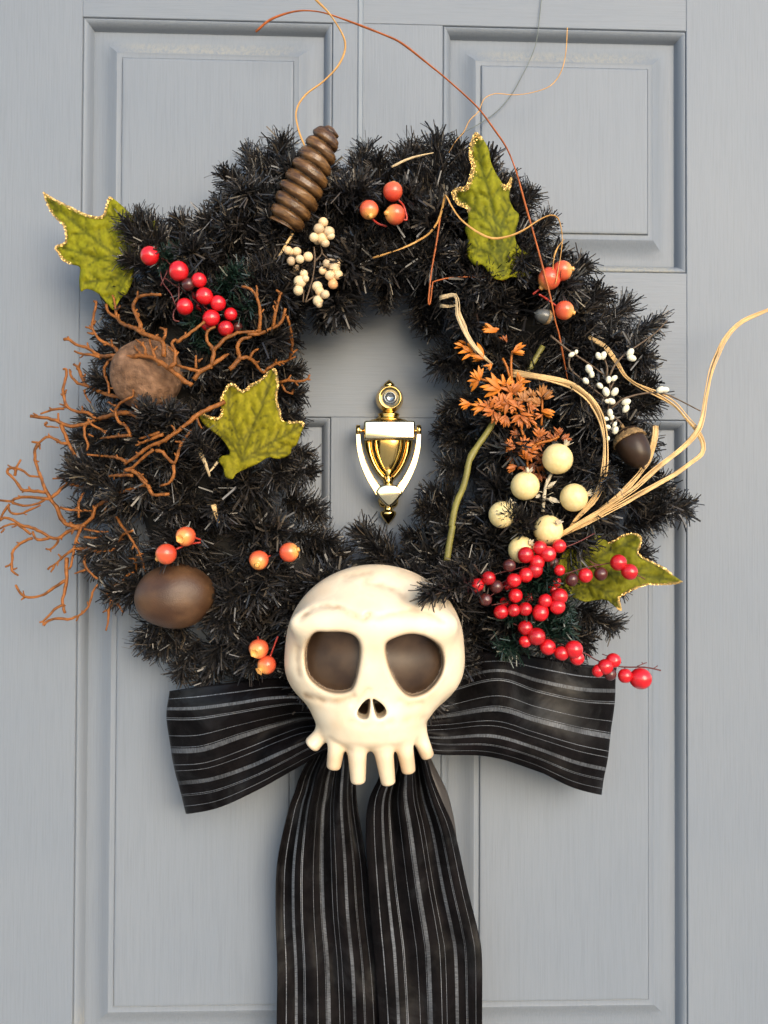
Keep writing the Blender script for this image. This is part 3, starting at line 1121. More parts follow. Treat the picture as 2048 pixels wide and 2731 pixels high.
de, dn, cr_ = bil(dEyes, V), bil(dNose, V), bil(crease, V)
fr = (V[:, 1] < 0).astype(float)
nz = np.array([noise.fractal(Vector(p) * 38, 1.0, 2.0, 4) for p in V])
nz2 = np.array([noise.fractal(Vector(p) * 90 + Vector((3, 1, 7)), 1.0, 2.0, 3) for p in V])
cream = np.array([0.82, 0.645, 0.44])
pale = np.array([0.86, 0.73, 0.54])
brown = np.array([0.034, 0.019, 0.012])
wash = np.array([0.36, 0.21, 0.10])
t = np.clip(0.5 + nz * .8, 0, 1)[:, None]
colr = cream * (1 - t) + pale * t
k1 = np.clip(cr_ ** 1.3 * 1.1 * (0.55 + nz2) + np.clip(nz * 1.4 - .6, 0, .10), 0, .65)[:, None]
colr = colr * (1 - k1) + wash * k1
side = np.clip((V[:, 1] + 0.020) / 0.03, 0, 1) * (.40 + .5 * np.clip(nz * 1.2 + .35, 0, 1))  # tan towards the rim: antiquing smudges plus edge shading put into the colour
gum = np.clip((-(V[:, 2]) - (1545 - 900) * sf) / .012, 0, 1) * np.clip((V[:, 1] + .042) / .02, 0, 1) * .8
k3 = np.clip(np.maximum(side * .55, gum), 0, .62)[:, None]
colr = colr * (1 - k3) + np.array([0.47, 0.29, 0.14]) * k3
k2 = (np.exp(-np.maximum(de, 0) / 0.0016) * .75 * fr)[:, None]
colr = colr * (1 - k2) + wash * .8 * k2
me_ = np.clip(0.5 - (de + .0003) / 0.0010, 0, 1) * fr
mn_ = np.clip(0.5 - (dn + .0002) / 0.0008, 0, 1) * fr
bt = np.clip(0.45 + nz * .8 + nz2 * .25, 0, 1)[:, None]
bcol = brown * (1 - bt) + np.array([0.070, 0.042, 0.025]) * bt
colr = colr * (1 - me_[:, None]) + bcol * me_[:, None]
colr = colr * (1 - mn_[:, None]) + np.array([0.012, 0.006, 0.004]) * mn_[:, None]
skull = MB()
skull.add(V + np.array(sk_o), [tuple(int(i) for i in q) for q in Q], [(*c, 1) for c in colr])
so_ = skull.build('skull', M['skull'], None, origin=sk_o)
tag(so_, 'cream skull ornament with big brown eye sockets and six teeth on the bow', 'skull')

# ------------------------------------------------------------------ ribbon bow
bow_o = U.p(790, 1560, 0.06)
bow = thing('bow', 'black velvet bow with thin silver stripes and two long tails', 'bow', bow_o)


def sheet(grid, nu, nv, ripple=None):
    """grid[i][j] world points (i along the ribbon, j across) -> dense smooth sheet with uv"""
    rows = [smooth_path([tuple(p) for p in r], n=nv) for r in grid]
    cols = list(zip(*rows))
    dense_ = [smooth_path(list(c), n=nu) for c in cols]        # dense_[j][i]
    nj, ni = len(dense_), len(dense_[0])
    vs, uvs, fs = [], [], []
    ln = 0
    for i in range(ni):
        if i:
            ln += np.linalg.norm(dense_[nj // 2][i] - dense_[nj // 2][i - 1])
        for j in range(nj):
            p = np.array(dense_[j][i])
            if ripple:
                p[1] -= ripple(i / (ni - 1), j / (nj - 1))
            vs.append(tuple(p))
            uvs.append((ln * 4.0, j / (nj - 1)))
    for i in range(ni - 1):
        for j in range(nj - 1):
            fs.append((i * nj + j, i * nj + j + 1, (i + 1) * nj + j + 1, (i + 1) * nj + j))
    mb = MB()
    mb.add(vs, fs, uvs=uvs)
    return mb


def ribbon_obj(mb, name, parent, mt=None):
    o = mb.build(name, mt or M['ribbon'], parent)
    sm = o.modifiers.new('thickness', 'SOLIDIFY')
    sm.thickness = 0.0011
    sm.offset = 0
    return o


def rows(cols, ds):
    return [[U.p(x, y, d) for (x, y), d in zip(c, dd)] for c, dd in zip(cols, ds)]


LCOL = [[(740, 1540), (740, 1550), (740, 1560), (740, 1575), (740, 1590)],
        [(560, 1480), (560, 1530), (570, 1590), (585, 1640), (600, 1670)],
        [(420, 1488), (412, 1545), (425, 1620), (440, 1690), (455, 1745)],
        [(367, 1493), (361, 1545), (370, 1620), (385, 1690), (403, 1757)],
        [(430, 1484), (425, 1545), (436, 1617), (455, 1682), (470, 1745)],
        [(510, 1474), (507, 1534), (522, 1588), (538, 1655), (555, 1708)],
        [(590, 1467), (592, 1520), (606, 1562), (612, 1622), (625, 1668)],
        [(655, 1478), (658, 1518), (664, 1550), (668, 1598), (680, 1636)],
        [(745, 1530), (745, 1545), (745, 1560), (745, 1580), (745, 1600)]]
LD = [[.05] * 5, [.022] * 5, [.022] * 5, [.048] * 5, [.072, .074, .076, .072, .070], [.080, .092, .080, .078, .084], [.082, .102, .070, .096, .086], [.080, .096, .074, .092, .080], [.075] * 5]
RCOL = [[(860, 1540), (860, 1550), (860, 1560), (860, 1575), (860, 1590)],
        [(1060, 1430), (1060, 1480), (1060, 1540), (1055, 1590), (1050, 1630)],
        [(1260, 1440), (1255, 1510), (1250, 1580), (1245, 1650), (1240, 1695)],
        [(1331, 1440), (1327, 1510), (1318, 1590), (1308, 1660), (1298, 1716)],
        [(1260, 1436), (1255, 1506), (1250, 1577), (1243, 1645), (1235, 1700)],
        [(1170, 1421), (1160, 1486), (1155, 1553), (1150, 1612), (1150, 1660)],
        [(1085, 1411), (1080, 1462), (1075, 1530), (1062, 1588), (1052, 1634)],
        [(1010, 1414), (995, 1480), (980, 1543), (962, 1592), (945, 1630)],
        [(930, 1460), (920, 1510), (905, 1553), (900, 1588), (890, 1612)],
        [(850, 1530), (850, 1545), (850, 1560), (850, 1580), (850, 1600)]]
RD = [[.05] * 5, [.022] * 5, [.022] * 5, [.046] * 5, [.066, .068, .070, .070, .068], [.070, .078, .084, .080, .074], [.095, .105, .100, .092, .086], [.084, .077, .072, .078, .084], [.078, .074, .076, .076, .078], [.075] * 5]
def rip(u, v):
    k_ = max(0.0, min(1.0, (u - .70) / .2))
    return 0.0012 * math.sin(v * 17 + u * 9) + 0.0045 * k_ * math.sin(v * 25 + u * 4)


ribbon_obj(sheet(rows(LCOL, LD), 10, 12, rip), 'loop', bow)
ribbon_obj(sheet(rows(RCOL, RD), 10, 12, rip), 'loop', bow)

TL = [(-90, 560, 700), (110, 432, 722), (230, 388, 724), (350, 347, 737), (620, 291, 780), (900, 281, 803), (1200, 289, 838), (1516, 286, 858), (1950, 284, 872)]
TR = [(-90, 830, 1070), (60, 884, 1120), (160, 850, 1152), (280, 797, 1200), (450, 780, 1268), (760, 795, 1338), (1000, 812, 1398), (1150, 826, 1420), (1516, 853, 1423), (1950, 865, 1428)]


def tail(spec, dbase, folds, seed, name):
    grid = []
    for (y, xl, xr) in spec:
        row = []
        for j in range(17):
            v = j / 16
            fade = math.exp(-max(0, y - 60) / 520)
            dep = dbase(y) + folds * (0.20 + fade) * math.cos(2 * math.pi * (v * 2.4 + seed + .25 * math.sin(y / 420)))
            dep += 0.0065 * math.exp(-max(0, y + 40) / 330) * math.cos(2 * math.pi * (v * 4.6 + seed * 3 + .3 * math.sin(y / 160)))
            xx = xl + (xr - xl) * v
            row.append(ZT.p(xx, y, dep))
        grid.append(row)
    return ribbon_obj(sheet(grid, 12, 5, lambda u, v: 0.0008 * math.sin(u * 16 + v * 21)), name, bow)


tail(TL, lambda y: 0.040 + 0.030 * math.exp(-max(0, y + 60) / 260), 0.0125, 0.10, 'tail')
tail(TR, lambda y: 0.048 + 0.024 * math.exp(-max(0, y + 60) / 260), 0.0115, 0.62, 'tail')
# turned-back satin edge behind the right tail
grid = [[ZT.p(x0_, y, .040), ZT.p((x0_ + x1_) / 2, y, .044), ZT.p(x1_, y, .036)] for y, x0_, x1_ in ((-60, 1040, 1110), (40, 1080, 1135), (120, 1100, 1172), (230, 1130, 1226), (340, 1160, 1256), (420, 1180, 1271), (490, 1190, 1279), (540, 1200, 1276))]
ribbon_obj(sheet(grid, 8, 6), 'turned_edge', bow, M['satin'])
# gathered knot behind the skull's jaw
mb = MB()
lathe(mb, sphere_prof(0.022, 10), U.p(795, 1565, .072), (0, 0, 1), (1, 0, 0), 18, 1.5, 0.8)
mb.build('knot', M['satin'], bow)


# ------------------------------------------------------------------ velvet leaves
def leaf(label, zz, outline, dfun, base, lobes, gold_ranges, gold_w=9.0, colr=((0.20, 0.205, 0.012), (0.065, 0.085, 0.008))):
    """outline in crop pixels; base, lobes: vein network; gold_ranges: (from, to) outline corner numbers edged with glitter"""
    out = smooth_path([(x, y, 0) for x, y in outline + [outline[0]]], n=4)
    pn = [zz.n(p[0], p[1]) for p in out[:-1]]
    seg = {}
    # interior grid points
    xs_ = [p[0] for p in pn]
    ys_ = [p[1] for p in pn]
    step = 5.5
    gx, gy = np.meshgrid(np.arange(min(xs_), max(xs_), step), np.arange(min(ys_), max(ys_), step))
    gx = gx + (np.arange(gx.shape[0]) % 2)[:, None] * step / 2
    sd = sd_poly(pn, gx, gy)
    inner = [(a, b) for a, b in zip(gx[sd < -3.0], gy[sd < -3.0])]
    pts2 = [Vector(p) for p in pn] + [Vector(p) for p in inner]
    nb = len(pn)
    res = geometry.delaunay_2d_cdt(pts2, [(i, (i + 1) % nb) for i in range(nb)], [list(range(nb))], 1, 1e-5)
    v2, f2 = res[0], res[2]
    VX, VY = np.array([v.x for v in v2]), np.array([v.y for v in v2])
    bn = zz.n(*base)
    vein = np.full(len(VX), 1e9)
    rel = np.zeros(len(VX))
    for lb in lobes:
        path = [bn] + [zz.n(*q) for q in lb]
        path = [p[:2] for p in smooth_path([(x, y, 0) for x, y in path], n=6)]
        d = sd_line(path, VX[None, :], VY[None, :])[0]
        vein = np.minimum(vein, d)
        # side veins branching herringbone-wise
        L = len(path)
        for i in range(3, L - 2, 3):
            a, b = np.array(path[i]), np.array(path[i + 1])
            t = (b - a) / (np.linalg.norm(b - a) + 1e-9)
            for s in (-1, 1):
                ca, sa = math.cos(.75 * s), math.sin(.75 * s)
                q = a + np.array([t[0] * ca - t[1] * sa, t[0] * sa + t[1] * ca]) * (46 * (1 - .4 * i / L))
                vein = np.minimum(vein, sd_line([a, (a + q) / 2 + t * 3, q], VX[None, :], VY[None, :])[0] * 1.35 + .8)
    edge = -sd_poly(pn, VX, VY)
    gold = np.full(len(VX), 1e9)
    gpaths = []
    no = len(outline)
    for a, b in gold_ranges:
        gp = [zz.n(*outline[i % no]) for i in range(a, b + 1)]
        gp = [p[:2] for p in smooth_path([(x, y, 0) for x, y in gp], n=4)]
        gpaths.append(gp)
        gold = np.minimum(gold, sd_line(gp, VX[None, :], VY[None, :])[0])
    vs, cs = [], []
    ca, cb = np.array(colr[0]), np.array(colr[1])
    for i in range(len(VX)):
        px, py = VX[i], VY[i]
        d = dfun(px, py)
        nz_ = noise.noise(Vector((px * .022, py * .022, base[0])))
        nw = noise.noise(Vector((px * .075, py * .05, base[1])))
        vv = math.exp(-(vein[i] / 4.0) ** 2)
        ra, rr_ = math.atan2(py - bn[1], px - bn[0]), math.hypot(px - bn[0], py - bn[1])
        st_ = noise.noise(Vector((ra * 11, rr_ * .020, 1.7))) + .6 * noise.noise(Vector((ra * 23, rr_ * .045, 6.1)))
        puff = 0.0022 * (1 - math.exp(-(vein[i] / 12) ** 2)) * min(1, max(0, edge[i]) / 12)
        d += 0.004 * nz_ + 0.0014 * nw + puff + 0.0014 * st_
        vs.append(P(px, py, d))
        dk = .82 * min(1, .95 * vv + max(0, .3 * nw) + max(0, -.3 * nz_) + max(0, -.55 * st_))
        c = ca * (1 - dk) + cb * dk
        c = c * (0.9 + .35 * noise.noise(Vector((px * .3, py * .3, 5))))
        if gold[i] < gold_w * .5:
            c = np.array([0.42, 0.30, 0.10])
        cs.append((*np.clip(c, 0, 1), 1))
    o = thing('velvet_leaf', label, 'leaf', P(bn[0], bn[1], dfun(*bn) - .004), 'green velvet leaves with gold glitter edges')
    mb = MB()
    fs = []
    for f in f2:
        a, b, c = (Vector((VX[i], VY[i])) for i in f[:3])
        fs.append(tuple(f) if (b - a).cross(c - a) < 0 else tuple(reversed(f)))
    mb.add(vs, fs, cs)
    bo = mb.build('blade', M['leaf'], o)
    sm = bo.modifiers.new('thickness', 'SOLIDIFY')
    sm.thickness = 0.0012
    # glitter flakes
    gm = MB()
    r = random.Random(int(base[0]))
    for gp in gpaths:
        ln = sum(math.dist(gp[i], gp[i + 1]) for i in range(len(gp) - 1))
        for q in range(int(ln * (4.5 if gold_w < 10 else 9))):
            i = r.randrange(len(gp) - 1)
            t = r.random()
            px = gp[i][0] + (gp[i + 1][0] - gp[i][0]) * t + r.gauss(0, gold_w * .33)
            py = gp[i][1] + (gp[i + 1][1] - gp[i][1]) * t + r.gauss(0, gold_w * .33)
            if sd_poly(pn, np.array([px]), np.array([py]))[0] > 1.5:
                continue
            c = P(px, py, dfun(px, py) + .0035 + r.random() * .0012)
            nrm = Vector((r.gauss(0, .42), -1, r.gauss(0, .42))).normalized()
            e1 = nrm.orthogonal().normalized()
            e1.rotate(Quaternion(nrm, r.uniform(0, 6)))
            e2 = nrm.cross(e1)
            s = r.uniform(.0003, .00062)
            gm.add([c + e1 * s, c + e2 * s, c - e1 * s, c - e2 * s], [(0, 1, 2, 3)])
    if gm.v:
        gm.build('glitter_edge', M['gold'], o, smooth=False)['kind'] = 'stuff'
    return o


leaf('green velvet leaf at the upper left, its gold tip pointing out over the door', Z3,
     [(275, 150), (330, 185), (420, 230), (500, 270), (560, 295), (620, 305), (655, 290), (670, 240), (685, 190), (705, 182), (750, 215), (800, 260), (840, 300), (880, 360), (915, 400), (950, 345), (970, 325), (990, 345), (1000, 400), (960, 470), (920, 520), (860, 600), (840, 700), (800, 790), (760, 820), (720, 890), (690, 870), (620, 790), (550, 760),
      (510, 775), (500, 700), (505, 625), (450, 605), (400, 580), (370, 535), (350, 505), (365, 485), (410, 465), (415, 420), (400, 360), (350, 310), (320, 270), (290, 210)],
     lambda x, y: 0.066 + 0.012 * math.sin((x - 120) / 110), (830, 620), [[(640, 480), (470, 340), (320, 210)], [(760, 430), (710, 230)], [(640, 570), (400, 500)], [(720, 690), (540, 720)], [(780, 720), (720, 850)], [(900, 480), (975, 350)]],
     [(0, 7), (6, 9), (32, 43)], 7.0, ((0.285, 0.275, 0.007), (0.055, 0.066, 0.004)))
leaf('long green velvet leaf standing upright at the top right of the wreath', Z5,
     [(400, 125), (440, 160), (480, 230), (495, 310), (520, 370), (550, 420), (582, 462), (605, 450), (625, 412), (620, 470), (612, 540), (640, 610), (670, 640), (672, 680), (655, 740), (650, 800), (680, 860), (740, 900), (762, 960), (740, 1020), (690, 1040), (620, 1040), (580, 1060), (520, 1050), (480, 1010), (440, 960), (400, 970), (360, 930),
      (340, 880), (350, 800), (330, 740), (350, 690), (345, 610), (300, 590), (270, 560), (252, 520), (260, 490), (300, 475), (340, 465), (360, 410), (375, 340), (360, 280), (362, 230), (380, 160)],
     lambda x, y: 0.115 + 0.010 * math.cos((x - 1310) / 50) - 0.00004 * max(0, 500 - y), (570, 1030), [[(540, 800), (500, 560), (430, 320), (405, 150)], [(520, 760), (400, 620), (280, 520)], [(560, 740), (610, 600), (620, 440)], [(600, 880), (660, 720)], [(500, 900), (370, 850)], [(640, 960), (730, 960)]],
     [(32, 44), (0, 1), (6, 9)], 15.0, ((0.27, 0.26, 0.008), (0.045, 0.06, 0.005)))
leaf('green velvet leaf with five points at the left middle of the wreath', ZL3,
     [(925, 275), (950, 300), (970, 420), (955, 520), (975, 620), (1010, 735), (1060, 745), (1165, 745), (1195, 775), (1170, 850), (1130, 950), (1090, 980), (1075, 1030), (1000, 1070), (930, 1070), (880, 1060), (780, 1120), (680, 1165), (600, 1200), (560, 1250), (500, 1230), (480, 1150), (440, 1090), (470, 1050), (540, 1030), (510, 950), (440, 870),
      (330, 790), (270, 700), (285, 665), (340, 690), (400, 710), (450, 705), (465, 640), (455, 580), (470, 520), (510, 440), (550, 408), (590, 425), (640, 470), (690, 455), (720, 420), (800, 380), (850, 340), (880, 300)],
     lambda x, y: 0.128 + 0.010 * math.sin((x + y - 1800) / 75), (650, 1090), [[(720, 860), (830, 600), (925, 300)], [(600, 850), (530, 650), (540, 440)], [(560, 950), (430, 820), (290, 690)], [(850, 960), (1010, 880), (1170, 780)], [(840, 1030), (1040, 1020)]],
     [(29, 33), (34, 42), (42, 44), (0, 5), (6, 8)], 7.5, ((0.31, 0.265, 0.008), (0.06, 0.058, 0.005)))
leaf('green velvet leaf at the lower right, pointing right past the red berries', ZR,
     [(1515, 475), (1470, 490), (1380, 495), (1300, 495), (1220, 520), (1150, 555), (1115, 580), (1130, 655), (1100, 640), (1050, 600), (1000, 590), (900, 600), (840, 580), (780, 590), (740, 560), (700, 480), (720, 380), (760, 300), (820, 250), (880, 200), (950, 180), (1010, 195), (1050, 230), (1090, 215), (1150, 180), (1220, 175), (1255, 200), (1250, 250),
      (1235, 290), (1260, 320), (1330, 355), (1400, 390), (1450, 430)],
     lambda x, y: 0.100 + 0.010 * math.sin((x - 1500) / 60 + y / 90), (730, 460), [[(900, 430), (1200, 430), (1500, 474)], [(880, 380), (1050, 290), (1230, 200)], [(860, 340), (950, 220)], [(900, 480), (1020, 540), (1120, 630)], [(830, 500), (850, 570)]],
     [(0, 6), (6, 8), (22, 28), (28, 32)], 3.2, ((0.225, 0.215, 0.010), (0.045, 0.052, 0.006)))

# ------------------------------------------------------------------ berries
def unit_sphere(name, mt, n=20, k=14, dimple=0.0, elong=1.0):
    mb = MB()
    prof = []
    for i in range(k + 1):
        a = math.pi * i / k
        r, hh = math.sin(a), -math.cos(a) * elong
        if dimple:
            hh += dimple * math.exp(-(r / .25) ** 2) * (1 if hh < 0 else -1)
        prof.append((max(1e-4, r), hh))
    lathe(mb, prof, (0, 0, 0), (0, 0, 1), (1, 0, 0), n)
    o = mb.build(name, mt)
    me = o.data
    bpy.data.objects.remove(o)
    return me


RED = unit_sphere('red_berry', M['red'], dimple=.08)
DARK = unit_sphere('dark_berry', M['dark_red'], dimple=.08)
CREAM = unit_sphere('cream_berry', M['cream_berry'])
PEACH = unit_sphere('peach_berry', M['peach_berry'])


def rq():
    return Quaternion((random.gauss(0, 1), random.gauss(0, 1), random.gauss(0, 1), random.gauss(0, 1))).normalized()


def berry_spray(label, zz, berries, stems, dbase, group, srad=3.0, stem_mat='red_stem', mesh=RED, greens=()):
    """berries: (x, y, r, tone) in crop pixels, tone 'd' = dark, 'b' = set further back"""
    c = zz.n(berries[0][0], berries[0][1])
    b0 = zz.p(berries[0][0], berries[0][1], dbase - .02)
    o = thing('berry_spray', label, 'berries', b0, group)
    for q in berries:
        x, y, r = q[:3]
        tone = q[3] if len(q) > 3 else ''
        d = dbase + (r - 45) * .00006 + random.uniform(-.003, .003)
        if 'b' in tone:
            d -= 0.014
        me = DARK if 'd' in tone else (PEACH if 'p' in tone else mesh)
        rr = zz.s(r, d)
        inst('berry', me, o, zz.p(x, y, d), (rr * random.uniform(.96, 1.04), rr * random.uniform(.96, 1.04), rr * random.uniform(.96, 1.06)), rq())
    mb = MB()
    for i, s in enumerate(stems):
        rad = srad
        if isinstance(s[0], (int, float)):
            rad, s = s[0], s[1:]
        pts = smooth_path([tuple(zz.p(x, y, dbase - .008 + .003 * math.sin(i + x * .01))) for x, y in s], step=.004)
        tube(mb, pts, zz.s(rad, dbase), 6, knob=.3, seed=i)
    if mb.v:
        mb.build('stem', M[stem_mat], o)
    for (bx, by, tx, ty) in greens:
        put_branch(zz.p(bx, by, dbase - .035), zz.p(tx, ty, dbase - .012), .8, o, GB, 'pine_sprig')
    return o


GR = 'sprays of red berries'
berry_spray('red berry spray with long curling red stems at the upper left of the wreath', Z3,
            [(948, 552, 60), (1130, 648, 64), (1258, 705, 48), (1190, 732, 42, 'd'), (1292, 805, 54), (1168, 872, 54), (1378, 850, 48), (1335, 945, 55), (1458, 920, 42), (1427, 1010, 50), (1310, 985, 40, 'b'), (1275, 870, 36, 'b'), (1228, 800, 26, 'b'), (1500, 1000, 34, 'bd')],
            [[(985, 530), (1030, 560), (1080, 610)], [(960, 570), (1010, 625)], [4, (1012, 650), (1030, 720), (1080, 790), (1110, 865)], [(1135, 965), (1098, 955), (1100, 900), (1135, 860)], [(1135, 700), (1130, 780), (1130, 840)], [(1040, 690), (1150, 770), (1250, 850), (1350, 960), (1450, 1040)], [(1060, 640), (1040, 690), (1015, 740)], [(1200, 760), (1300, 880), (1390, 930)]],
            .122, GR, 5, 'red_stem', greens=[(1350, 900, 1200, 980), (1400, 800, 1500, 700), (1150, 600, 1040, 560), (1450, 950, 1560, 900), (1250, 950, 1300, 1100)])
berry_spray('dense red berry bunch beneath the cream balls, right of the skull', ZR,
            [(525, 308, 52), (615, 262, 46), (738, 252, 46), (668, 302, 52), (598, 355, 50), (585, 405, 50), (527, 435, 46), (740, 405, 36), (452, 468, 46), (420, 500, 36, 'b'), (290, 455, 46), (218, 500, 46), (422, 375, 42, 'd'), (695, 355, 40, 'db'), (340, 508, 42, 'd'), (272, 590, 42, 'd')],
            [[(180, 500), (300, 440), (450, 400), (600, 360)], [(600, 360), (720, 285), (860, 225), (960, 172)], [(340, 508), (430, 450), (520, 400)], [(272, 590), (340, 540), (420, 490)]], .135, GR, 4, 'red_stem', greens=[(560, 520, 680, 440), (640, 560, 560, 640), (600, 500, 500, 560)])
berry_spray('thin red berry twig lying across the lower right green leaf', ZR,
            [(818, 465, 42, 'd'), (903, 438, 48), (1000, 428, 44, 'd'), (1112, 357, 52), (1182, 415, 52)],
            [[(700, 440), (770, 430), (880, 395), (1000, 370), (1110, 350)], [(930, 345), (960, 365), (1000, 372)], [(1100, 385), (1180, 410), (1280, 462)], [(900, 395), (905, 420)], [(960, 380), (1000, 425)]], .130, GR, 4)
berry_spray('red berry row on a thin twig midway between bunch and bow', ZR,
            [(462, 565, 46), (395, 605, 34, 'b'), (370, 668, 46), (450, 658, 42), (523, 650, 44), (548, 580, 34, 'b'), (620, 672, 55), (650, 598, 46), (740, 570, 52), (727, 635, 50), (720, 480, 32, 'b'), (700, 525, 34, 'b')],
            [[(310, 625), (400, 610), (500, 600), (580, 590), (680, 570)], [(370, 660), (420, 620)], [(523, 650), (540, 600)], [(620, 660), (600, 600)], [(740, 570), (820, 570)]], .130, GR, 4, greens=[(640, 560, 760, 640), (560, 620, 420, 720), (600, 700, 640, 820)])
berry_spray('long red berry branch reaching out over the right loop of the bow', ZR,
            [(523, 768, 48), (523, 855, 40), (594, 824, 56), (665, 890, 50), (753, 930, 48), (830, 905, 56), (850, 960, 46), (1080, 975, 48), (1030, 1015, 50), (985, 1040, 42), (1060, 1062, 40, 'd'), (1155, 1072, 46), (1252, 1090, 70)],
            [[(440, 740), (600, 800), (720, 860), (820, 900), (900, 930), (1000, 985), (1130, 1015), (1280, 1018), (1380, 1038)], [3, (1230, 1012), (1265, 998), (1292, 988)], [3, (1265, 1000), (1260, 985)], [3, (1335, 1025), (1360, 1008)], [3, (1090, 990), (1130, 988)], [3, (1080, 960), (1010, 935)], [3, (1150, 1015), (1160, 1060)], [3, (1250, 1020), (1255, 1080)]],
            .128, GR, 5, 'red_stem', greens=[(620, 780, 520, 700), (680, 820, 780, 760), (480, 860, 420, 920), (700, 760, 660, 700)])

berry_spray('loose clusters of tiny cream berries on wiry stems below the brown cone', Z4,
            [(858, 695, 32), (830, 735, 33), (895, 755, 34), (800, 790, 30), (850, 795, 36), (870, 825, 28), (905, 780, 26), (820, 812, 26, 'b'), (868, 745, 28, 'b'),
             (635, 872, 27), (690, 880, 30), (655, 940, 28), (710, 928, 28), (762, 912, 30), (665, 905, 25, 'b'), (650, 880, 22),
             (690, 990, 28, 'b'), (735, 1020, 26), (710, 1070, 38), (700, 1125, 32), (745, 1050, 24),
             (885, 955, 30), (910, 950, 28), (930, 985, 36), (855, 1000, 26), (900, 1030, 32), (950, 1025, 32), (920, 1085, 32, 'p'), (945, 955, 25), (915, 1060, 26),
             (820, 1100, 34), (835, 1130, 30), (870, 1150, 28), (825, 1190, 34), (832, 1215, 20)],
            [[(745, 1200), (790, 1050), (805, 930), (800, 850)], [(800, 950), (850, 890), (840, 840)], [(785, 1060), (830, 1045), (870, 1030)], [(765, 1040), (760, 980), (740, 940)], [(730, 1200), (735, 1130)], [(850, 890), (880, 920)], [(765, 1040), (740, 1060)], [(745, 1200), (790, 1170), (825, 1150)]],
            .118, None, 5, 'bud_stem', CREAM)


# ------------------------------------------------------------------ orange hips
def hip_mesh(k):
    """a round hip, calyx at +Z: 0 closed point, 1 open cup"""
    prof, cols = [], []
    red, org, yel = np.array([.66, .06, .028]), np.array([.80, .165, .060]), np.array([.88, .42, .10])
    for i in range(17):
        a = math.pi * i / 16 * .93
        r, z = math.sin(a), -math.cos(a)
        t = (z + 1) / 2
        c = red * (1 - t) + org * t if t < .75 else org * (1 - (t - .75) * 4) + yel * (t - .75) * 4
        prof.append((max(1e-4, r), z))
        cols.append((*np.clip(c, 0, 1), 1))
    if k == 0:
        tail_ = [(.24, 1.0), (.20, 1.08), (.21, 1.16), (.14, 1.20), (1e-4, 1.21)]
    else:
        tail_ = [(.34, .98), (.36, 1.08), (.46, 1.20), (.42, 1.22), (.30, 1.12), (.18, 1.02), (1e-4, .99)]
    for p in tail_:
        prof.append(p)
        cols.append((*yel, 1))
    mb = MB()
    lathe(mb, prof, (0, 0, 0), (0, 0, 1), (1, 0, 0), 22, cols=cols, fn=lambda a, h_: 1 + (.10 * math.cos(5 * a) if h_ > 1.05 else .02 * math.sin(3 * a)))
    o = mb.build('hip', M['hip'])
    me = o.data
    bpy.data.objects.remove(o)
    return me


HIP = [hip_mesh(0), hip_mesh(1)]
GH = 'orange berries tucked in the pine'


def hips(label, zz, items, stems, d, smat='bright_stem', srad=7):
    d0_ = d
    o = thing('hip_sprig', label, 'berries', zz.p(items[0][0], items[0][1], d - .02), GH)
    for (x, y, r, ax, kind) in items:
        d = d0_
        rr = zz.s(r, d)
        d = d + .008
        q = Vector(ax).to_track_quat('Z', 'Y')
        inst('berry', HIP[kind], o, zz.p(x, y, d + random.uniform(-.003, .003)), rr, q)
    mb = MB()
    for s in stems:
        tube(mb, smooth_path([tuple(zz.p(x, y, d - .010 + .006 * (i == 0))) for i, (x, y) in enumerate(s)], step=.003), zz.s(srad, d), 7)
    if mb.v:
        mb.build('stem', M[smat], o)


hips('three orange berries close together at the top of the wreath', Z4, [(1298, 500, 62, (.1, .3, .9), 0), (1147, 615, 60, (.15, -.5, -.85), 0), (1312, 645, 64, (-.85, -.5, -.05), 0)], [[(1330, 550), (1365, 590), (1380, 640), (1385, 680), (1340, 670)], [(1147, 650), (1200, 700), (1260, 720)]], .115)
hips('three orange and red berries at the right edge beneath the long leaf', Z5, [(945, 1000, 64, (.9, -.3, .1), 0), (865, 1050, 72, (-.6, .3, -.7), 0), (960, 1250, 60, (.8, -.3, -.3), 0)], [[(800, 1150), (850, 1180), (910, 1225)], [(850, 1100), (800, 1120), (760, 1150)]], .115)
hips('two orange berries directly over the smooth brown gourd', ZB2, [(1370, 775, 72, (-.3, -.9, -.2), 1), (1225, 905, 76, (-.7, .2, -.4), 0)], [[(1300, 870), (1380, 835), (1480, 820)], [(1420, 780), (1480, 800)]], .120)
hips('orange berry facing the viewer at the lower left, apart from its stem', ZL3, [(798, 1970, 86, (-.1, -.9, -.5), 0)], [[(830, 1960), (900, 1930)]], .118)
hips('orange berry with its pale tip turned right, close to the knocker', ZL3, [(1065, 1900, 86, (.8, -.35, .25), 0)], [[(1060, 1890), (1050, 1850), (1040, 1820)]], .118)
hips('two open ended orange berries stacked just above the left bow loop', Z(600, 1650, 8.295), [(748, 668, 215, (-.25, -.9, -.25), 1), (925, 1020, 205, (-.65, -.6, -.5), 1)], [[(1000, 830), (1050, 700), (1110, 540), (1170, 390)], [(735, 460), (725, 400)]], .118, srad=22)

# ------------------------------------------------------------------ cream balls with papery calyx crowns
ball_o = ZC.p(1000, 1560, .10)
balls = thing('cream_ball_spray', 'six cream yellow balls with papery crowns at the right of the wreath', 'balls', ball_o)
BALL = unit_sphere('cream_ball', M['ball'], 32, 20)


